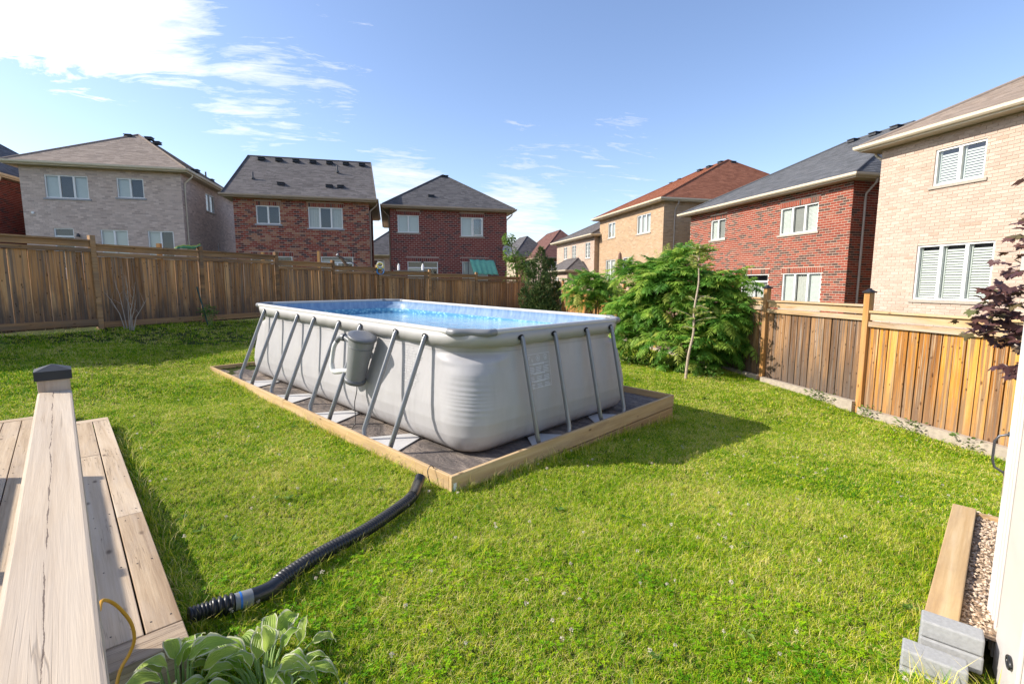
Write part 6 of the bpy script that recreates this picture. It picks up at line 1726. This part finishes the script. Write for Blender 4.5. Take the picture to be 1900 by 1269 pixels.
a = t.new('ShaderNodeAttribute'); a.attribute_name = 'rnd'; oi = t.new('ShaderNodeObjectInfo')
pos = t.new('ShaderNodeNewGeometry').outputs['Position']
n1 = t.noise(t.mapping(pos, scale=(1, 1, 0)), .75, 4, .6, .6); n2 = t.noise(t.mapping(pos, scale=(1, 1, 0)), 4.0, 3, .6)
f = t.math('ADD', t.math('MULTIPLY', n1, .80), t.math('ADD', t.math('MULTIPLY', n2, .45), t.math('MULTIPLY', t.math('SUBTRACT', a.outputs['Fac'], .5), .80)))
f = t.math('ADD', f, t.math('SUBTRACT', t.math('MULTIPLY', oi.outputs['Random'], .16), .10))
col = t.ramp(f, [(.10, (.03, .12, .008)), (.28, (.09, .28, .006)), (.46, (.23, .44, .008)), (.62, (.45, .57, .014)), (.78, (.64, .62, .06)), (.94, (.82, .70, .30))])
pb = t.new('ShaderNodeBsdfPrincipled'); t.l.new(col, pb.inputs['Base Color']); pb.inputs['Roughness'].default_value = .55; pb.inputs['Specular IOR Level'].default_value = .12
tr = t.new('ShaderNodeBsdfTranslucent'); t.l.new(col, tr.inputs['Color']); ms = t.new('ShaderNodeMixShader'); ms.inputs[0].default_value = .34
t.l.new(pb.outputs[0], ms.inputs[1]); t.l.new(tr.outputs[0], ms.inputs[2]); t.l.new(ms.outputs[0], out.inputs[0])
M_grass = mt
gcol_ = bpy.data.collections.new('grass_tufts')
variants = [blade_set(16, .055, .9, .0021, .024, 1), blade_set(16, .05, 1.3, .0021, .028, 2), blade_set(14, .065, .8, .0020, .022, 3), blade_set(18, .042, 1.5, .0024, .030, 4), blade_set(12, .075, 1.0, .0020, .02, 5),
            blade_set(9, .16, .7, .0026, .018, 6), blade_set(7, .24, .8, .0026, .02, 7), blade_set(26, .06, 1.1, .0042, .055, 8), blade_set(26, .055, 1.3, .0045, .06, 9)]
# clover tuft: three-part leaflets on short stalks
g = MB(); r_ = random.Random(3)
for _ in range(9):
    b_ = Vector((r_.gauss(0, .03), r_.gauss(0, .03), r_.uniform(.03, .055))); ph = r_.random() * 6.28; rv = r_.uniform(.0, .45)
    g.add([(b_.x - .0008, b_.y, 0), (b_.x + .0008, b_.y, 0), tuple(b_ + Vector((.0008, 0, 0))), tuple(b_ - Vector((.0008, 0, 0)))], [(0, 1, 2, 3)], rv)
    for k in range(3):
        an = ph + k * 2.094; d_ = Vector((math.cos(an), math.sin(an), r_.uniform(0, .35))); s_ = Vector((-math.sin(an), math.cos(an), 0))
        g.add([tuple(b_), tuple(b_ + d_ * .009 + s_ * .007), tuple(b_ + d_ * .017 + s_ * .004), tuple(b_ + d_ * .017 - s_ * .004), tuple(b_ + d_ * .009 - s_ * .007)], [(0, 1, 2, 3, 4)], rv)
variants.append(g)
for k, g in enumerate(variants):
    me = g.mesh('tuft'); me.materials.append(M_grass)
    o = bpy.data.objects.new('tuft_%02d' % k, me); gcol_.objects.link(o)
variants_n = len(variants)

def inside_yard(x, y):
    # between the left fence and the right fence, in front of the back fence
    lx = -9.47 + (y - 11.11) * (.98 / 2.23); rx = 6.16 - (y - 8.38) * (.507 / 2.387) - .17
    back = 20.04 + (x + 5.54) * (5.63 / 7.99) - .1
    ok = (x > lx + .06) & (x < rx) & (y < back)
    # pool box
    du, dv = (x - PC.x) * math.cos(TH) + (y - PC.y) * math.sin(TH), -(x - PC.x) * math.sin(TH) + (y - PC.y) * math.cos(TH)
    ok &= ~((du > fu0 - .03) & (du < fu1 + .035) & (dv > fv0 - .03) & (dv < fv1 + .03))
    e_ = x * EV.x + y * EV.y; n_ = x * NV.x + y * NV.y
    ok &= ~((e_ > 2.38) & (e_ < 7.9) & (n_ < .315) & ((n_ < 0.02) | (e_ < 7.29)))
    ok &= ~((e_ <= 2.38) & (n_ < .02))
    a_ = (x - 2.17) * .715 + (y - 2.36) * .699; b_ = (x - 2.17) * .699 - (y - 2.36) * .715
    ok &= ~((a_ > -.03) & (a_ < 1.9) & (b_ > -.012) & (b_ < .9))
    ap = (x - 2.163) * .758 - (y - 2.368) * .652; aq = -(x - 2.163) * .652 - (y - 2.368) * .758
    ok &= ~((ap > -.02) & (ap < .26) & (aq > -.02) & (aq < .28))
    sa = (x - C0.x) * SA.x + (y - C0.y) * SA.y; sb_ = (x - C0.x) * SB.x + (y - C0.y) * SB.y
    ok &= ~((sa > -.02) & (sa < 1.62) & (sb_ > -.02) & (sb_ < 1.65))
    return ok
def sample(n_, d0, d1, a_lim=1.22):
    d_ = np.sqrt(rng.uniform(d0 * d0, d1 * d1, n_)); an = rng.uniform(-a_lim, a_lim, n_)
    return d_ * np.sin(an), d_ * np.cos(an)
PX, PY, IDX, SCL = [], [], [], []
def addpts(x, y, idx, s_):
    k = inside_yard(x, y); PX.append(x[k]); PY.append(y[k]); IDX.append(idx[k]); SCL.append(s_[k])
for d0, d1, n_, lo, hi, sset in ((1.7, 3.2, 21000, .55, .85, (0, 1, 2, 3, 4, 0, 1, 2, 4, 3, 1, 0, 1, 2, 3, 4, 0, 1, 2, 3, 4, 0, 1, 2, 4, 3, 1, 0, 1, 2, 3, 4, 0, 9)), (3.2, 5.2, 38000, .58, .88, (0, 1, 2, 3, 4, 0, 3)), (5.2, 8.5, 62000, .6, .9, (0, 1, 2, 3, 7, 8)), (8.5, 13, 56000, .7, 1.0, (7, 8, 3)), (13, 27, 46000, .95, 1.3, (7, 8))):
    x, y = sample(n_, d0, d1); addpts(x, y, rng.choice(np.array(sset), n_), rng.uniform(lo, hi, n_))
for _ in range(110):        # clumps of longer, coarser grass
    d_ = math.sqrt(random.uniform(3.2, 100)); an = random.uniform(-1.0, 1.0); n_ = random.randint(10, 34); s0 = random.uniform(.05, .16)
    x = d_ * math.sin(an) + rng.normal(0, s0, n_); y = d_ * math.cos(an) + rng.normal(0, s0, n_)
    addpts(x, y, rng.choice(np.array((4, 4, 5, 2)), n_), rng.uniform(.45, .85, n_) * random.uniform(.75, 1.1))
# taller tufts scattered in the lawn and along edges
x, y = sample(1300, 1.8, 9); addpts(x, y, np.full(1300, 5), rng.uniform(.4, .65, 1300))
def edge_pts(p0, p1, n_, off, var=(5, 6, 4), lo=.5, hi=1.0):
    f = rng.uniform(0, 1, n_); x = p0[0] + (p1[0] - p0[0]) * f; y = p0[1] + (p1[1] - p0[1]) * f
    L_ = math.hypot(p1[0] - p0[0], p1[1] - p0[1]); nx_, ny_ = (p1[1] - p0[1]) / L_, -(p1[0] - p0[0]) / L_
    o_ = np.abs(rng.normal(0, off, n_)) + .035
    for sgn in (1, -1): addpts(x + sgn * nx_ * o_, y + sgn * ny_ * o_, rng.choice(np.array(var), n_), rng.uniform(lo, hi, n_))
def pl(u, v): q_ = PC + Vector((math.cos(TH), math.sin(TH), 0)) * u + Wv * v; return (q_.x, q_.y)
edge_pts(pl(fu0, fv0), pl(fu1, fv0), 420, .05, lo=.4, hi=.85); edge_pts(pl(fu1, fv0), pl(fu1, fv1), 420, .06, lo=.45, hi=.95)
edge_pts(pl(fu0, fv0), pl(fu0, fv1), 160, .05, lo=.4, hi=.7)
dc = lambda e_, n_: tuple((EV * e_ + NV * n_)[:2])
edge_pts(dc(2.4, .31), dc(7.3, .31), 420, .05, lo=.35, hi=.8)
edge_pts((2.0, 2.1), (3.5, 3.6), 120, .08, lo=.35, hi=.7); edge_pts((1.75, 2.0), (2.2, 1.8), 110, .05, lo=.5, hi=.9)
for a_, b_ in zip(hp, hp[1:]): edge_pts(a_[:2], b_[:2], 26, .03, (4, 5), .5, .75)
for a_, b_ in zip(lp, lp[1:]): edge_pts(a_, b_, 120, .05, lo=.4, hi=.8)
for a_, b_ in zip(rt_, rt_[1:]): edge_pts((a_[0] - .16, a_[1]), (b_[0] - .16, b_[1]), 80, .05, lo=.35, hi=.7)
X_, Y_, I_, S_ = map(np.concatenate, (PX, PY, IDX, SCL)); N_ = len(X_)
Z_ = gz(X_, Y_) + (0.012 * np.sin(X_ * 2.1 + 0.6 * Y_) + 0.010 * np.sin(Y_ * 2.7 - 0.9 * X_))
# uneven mowing height
S_ = S_ * (0.82 + 0.36 * (0.5 + 0.5 * np.sin(X_ * 1.7 + 1.3 * np.sin(Y_ * 1.1)) * np.sin(Y_ * 1.9 + .8 * X_)))
me = bpy.data.meshes.new('grass'); me.from_pydata(np.stack([X_, Y_, Z_], 1).tolist(), [], [])
rot = np.stack([rng.normal(0, .12, N_), rng.normal(0, .12, N_), rng.uniform(0, 6.28, N_)], 1).astype(np.float32)
at = me.attributes.new('rot', 'FLOAT_VECTOR', 'POINT'); at.data.foreach_set('vector', rot.ravel())
at = me.attributes.new('scl', 'FLOAT', 'POINT'); at.data.foreach_set('value', S_.astype(np.float32))
at = me.attributes.new('idx', 'INT', 'POINT'); at.data.foreach_set('value', I_.astype(np.int32))
go = link('grass', me); tag(go, 'sunlit yellow-green lawn grass covering the yard', 'grass', kind='stuff')
ng = bpy.data.node_groups.new('grass_scatter', 'GeometryNodeTree')
ng.interface.new_socket('Geometry', in_out='INPUT', socket_type='NodeSocketGeometry'); ng.interface.new_socket('Geometry', in_out='OUTPUT', socket_type='NodeSocketGeometry')
gi, gout = ng.nodes.new('NodeGroupInput'), ng.nodes.new('NodeGroupOutput')
ip = ng.nodes.new('GeometryNodeInstanceOnPoints'); ci = ng.nodes.new('GeometryNodeCollectionInfo')
ci.inputs['Collection'].default_value = gcol_; ci.inputs['Separate Children'].default_value = True; ci.inputs['Reset Children'].default_value = True
def nattr(nm, typ):
    nd = ng.nodes.new('GeometryNodeInputNamedAttribute'); nd.data_type = typ; nd.inputs['Name'].default_value = nm; return nd.outputs[0]
ng.links.new(gi.outputs[0], ip.inputs['Points']); ng.links.new(ci.outputs[0], ip.inputs['Instance']); ip.inputs['Pick Instance'].default_value = True
ng.links.new(nattr('idx', 'INT'), ip.inputs['Instance Index']); ng.links.new(nattr('rot', 'FLOAT_VECTOR'), ip.inputs['Rotation']); ng.links.new(nattr('scl', 'FLOAT'), ip.inputs['Scale'])
ng.links.new(ip.outputs[0], gout.inputs[0])
go.modifiers.new('scatter', 'NODES').node_group = ng

# broad-leaved weeds lying flat in the lawn
g = MB(); k = 0
while k < 70:
    d_ = math.sqrt(random.uniform(3.6, 60)); an = random.uniform(-.95, .95); x, y = d_ * math.sin(an), d_ * math.cos(an)
    if not inside_yard(np.array([x]), np.array([y]))[0]: continue
    k += 1; z = gzf(x, y) + .012; rv = random.uniform(.2, .95)
    for q_ in range(random.randint(5, 9)):
        a = random.random() * 6.28; l_ = random.uniform(.03, .075); dv = Vector((math.cos(a), math.sin(a), random.uniform(.15, .7))).normalized(); sv = Vector((-math.sin(a), math.cos(a), random.uniform(-.3, .3))) * l_ * .2; p_ = Vector((x, y, z))
        g.add([tuple(p_), tuple(p_ + dv * l_ * .5 + sv), tuple(p_ + dv * l_ - Vector((0, 0, .2 * l_))), tuple(p_ + dv * l_ * .5 - sv)], [(0, 1, 2), (0, 2, 3)], min(1, rv + random.uniform(-.15, .15)))
o = g.build('lawn_weeds', M_weed, None); tag(o, 'flat broad-leaved weeds dotted through the lawn', 'weeds', kind='stuff')

# white clover heads
g = MB(); k = 0
while k < 150:
    d_ = random.uniform(1.9, 6.5) if random.random() < .7 else random.uniform(6, 12); an = random.uniform(-.9, .9); x, y = d_ * math.sin(an), d_ * math.cos(an)
    if not inside_yard(np.array([x]), np.array([y]))[0]: continue
    if x < -.3 and random.random() < .5: continue
    z = gzf(x, y); h_ = random.uniform(.045, .085); r_ = random.uniform(.007, .011); k += 1
    g.tube([(x, y, z), (x + random.gauss(0, .008), y, z + h_)], .0012, 4, caps=False, mi=1)
    for q_ in range(22):
        v = Vector((random.gauss(0, 1), random.gauss(0, 1), random.gauss(.2, 1))).normalized(); p = Vector((x, y, z + h_)) + v * r_ * .5; s_ = v.orthogonal().normalized() * .0022
        g.add([tuple(p - s_), tuple(p + s_), tuple(p + v * r_ * .9 + s_ * .6), tuple(p + v * r_ * .9 - s_ * .6)], [(0, 1, 2, 3)], random.random())
o = g.build('clover_flowers', [leaf_mat('clover_white', [(0, (.62, .55, .45)), (.5, (.72, .68, .60)), (1, (.60, .45, .36))], .3), M_hstem], None); tag(o, 'small white clover heads scattered through the lawn', 'clover', kind='stuff')
# flower spikes of the sumac
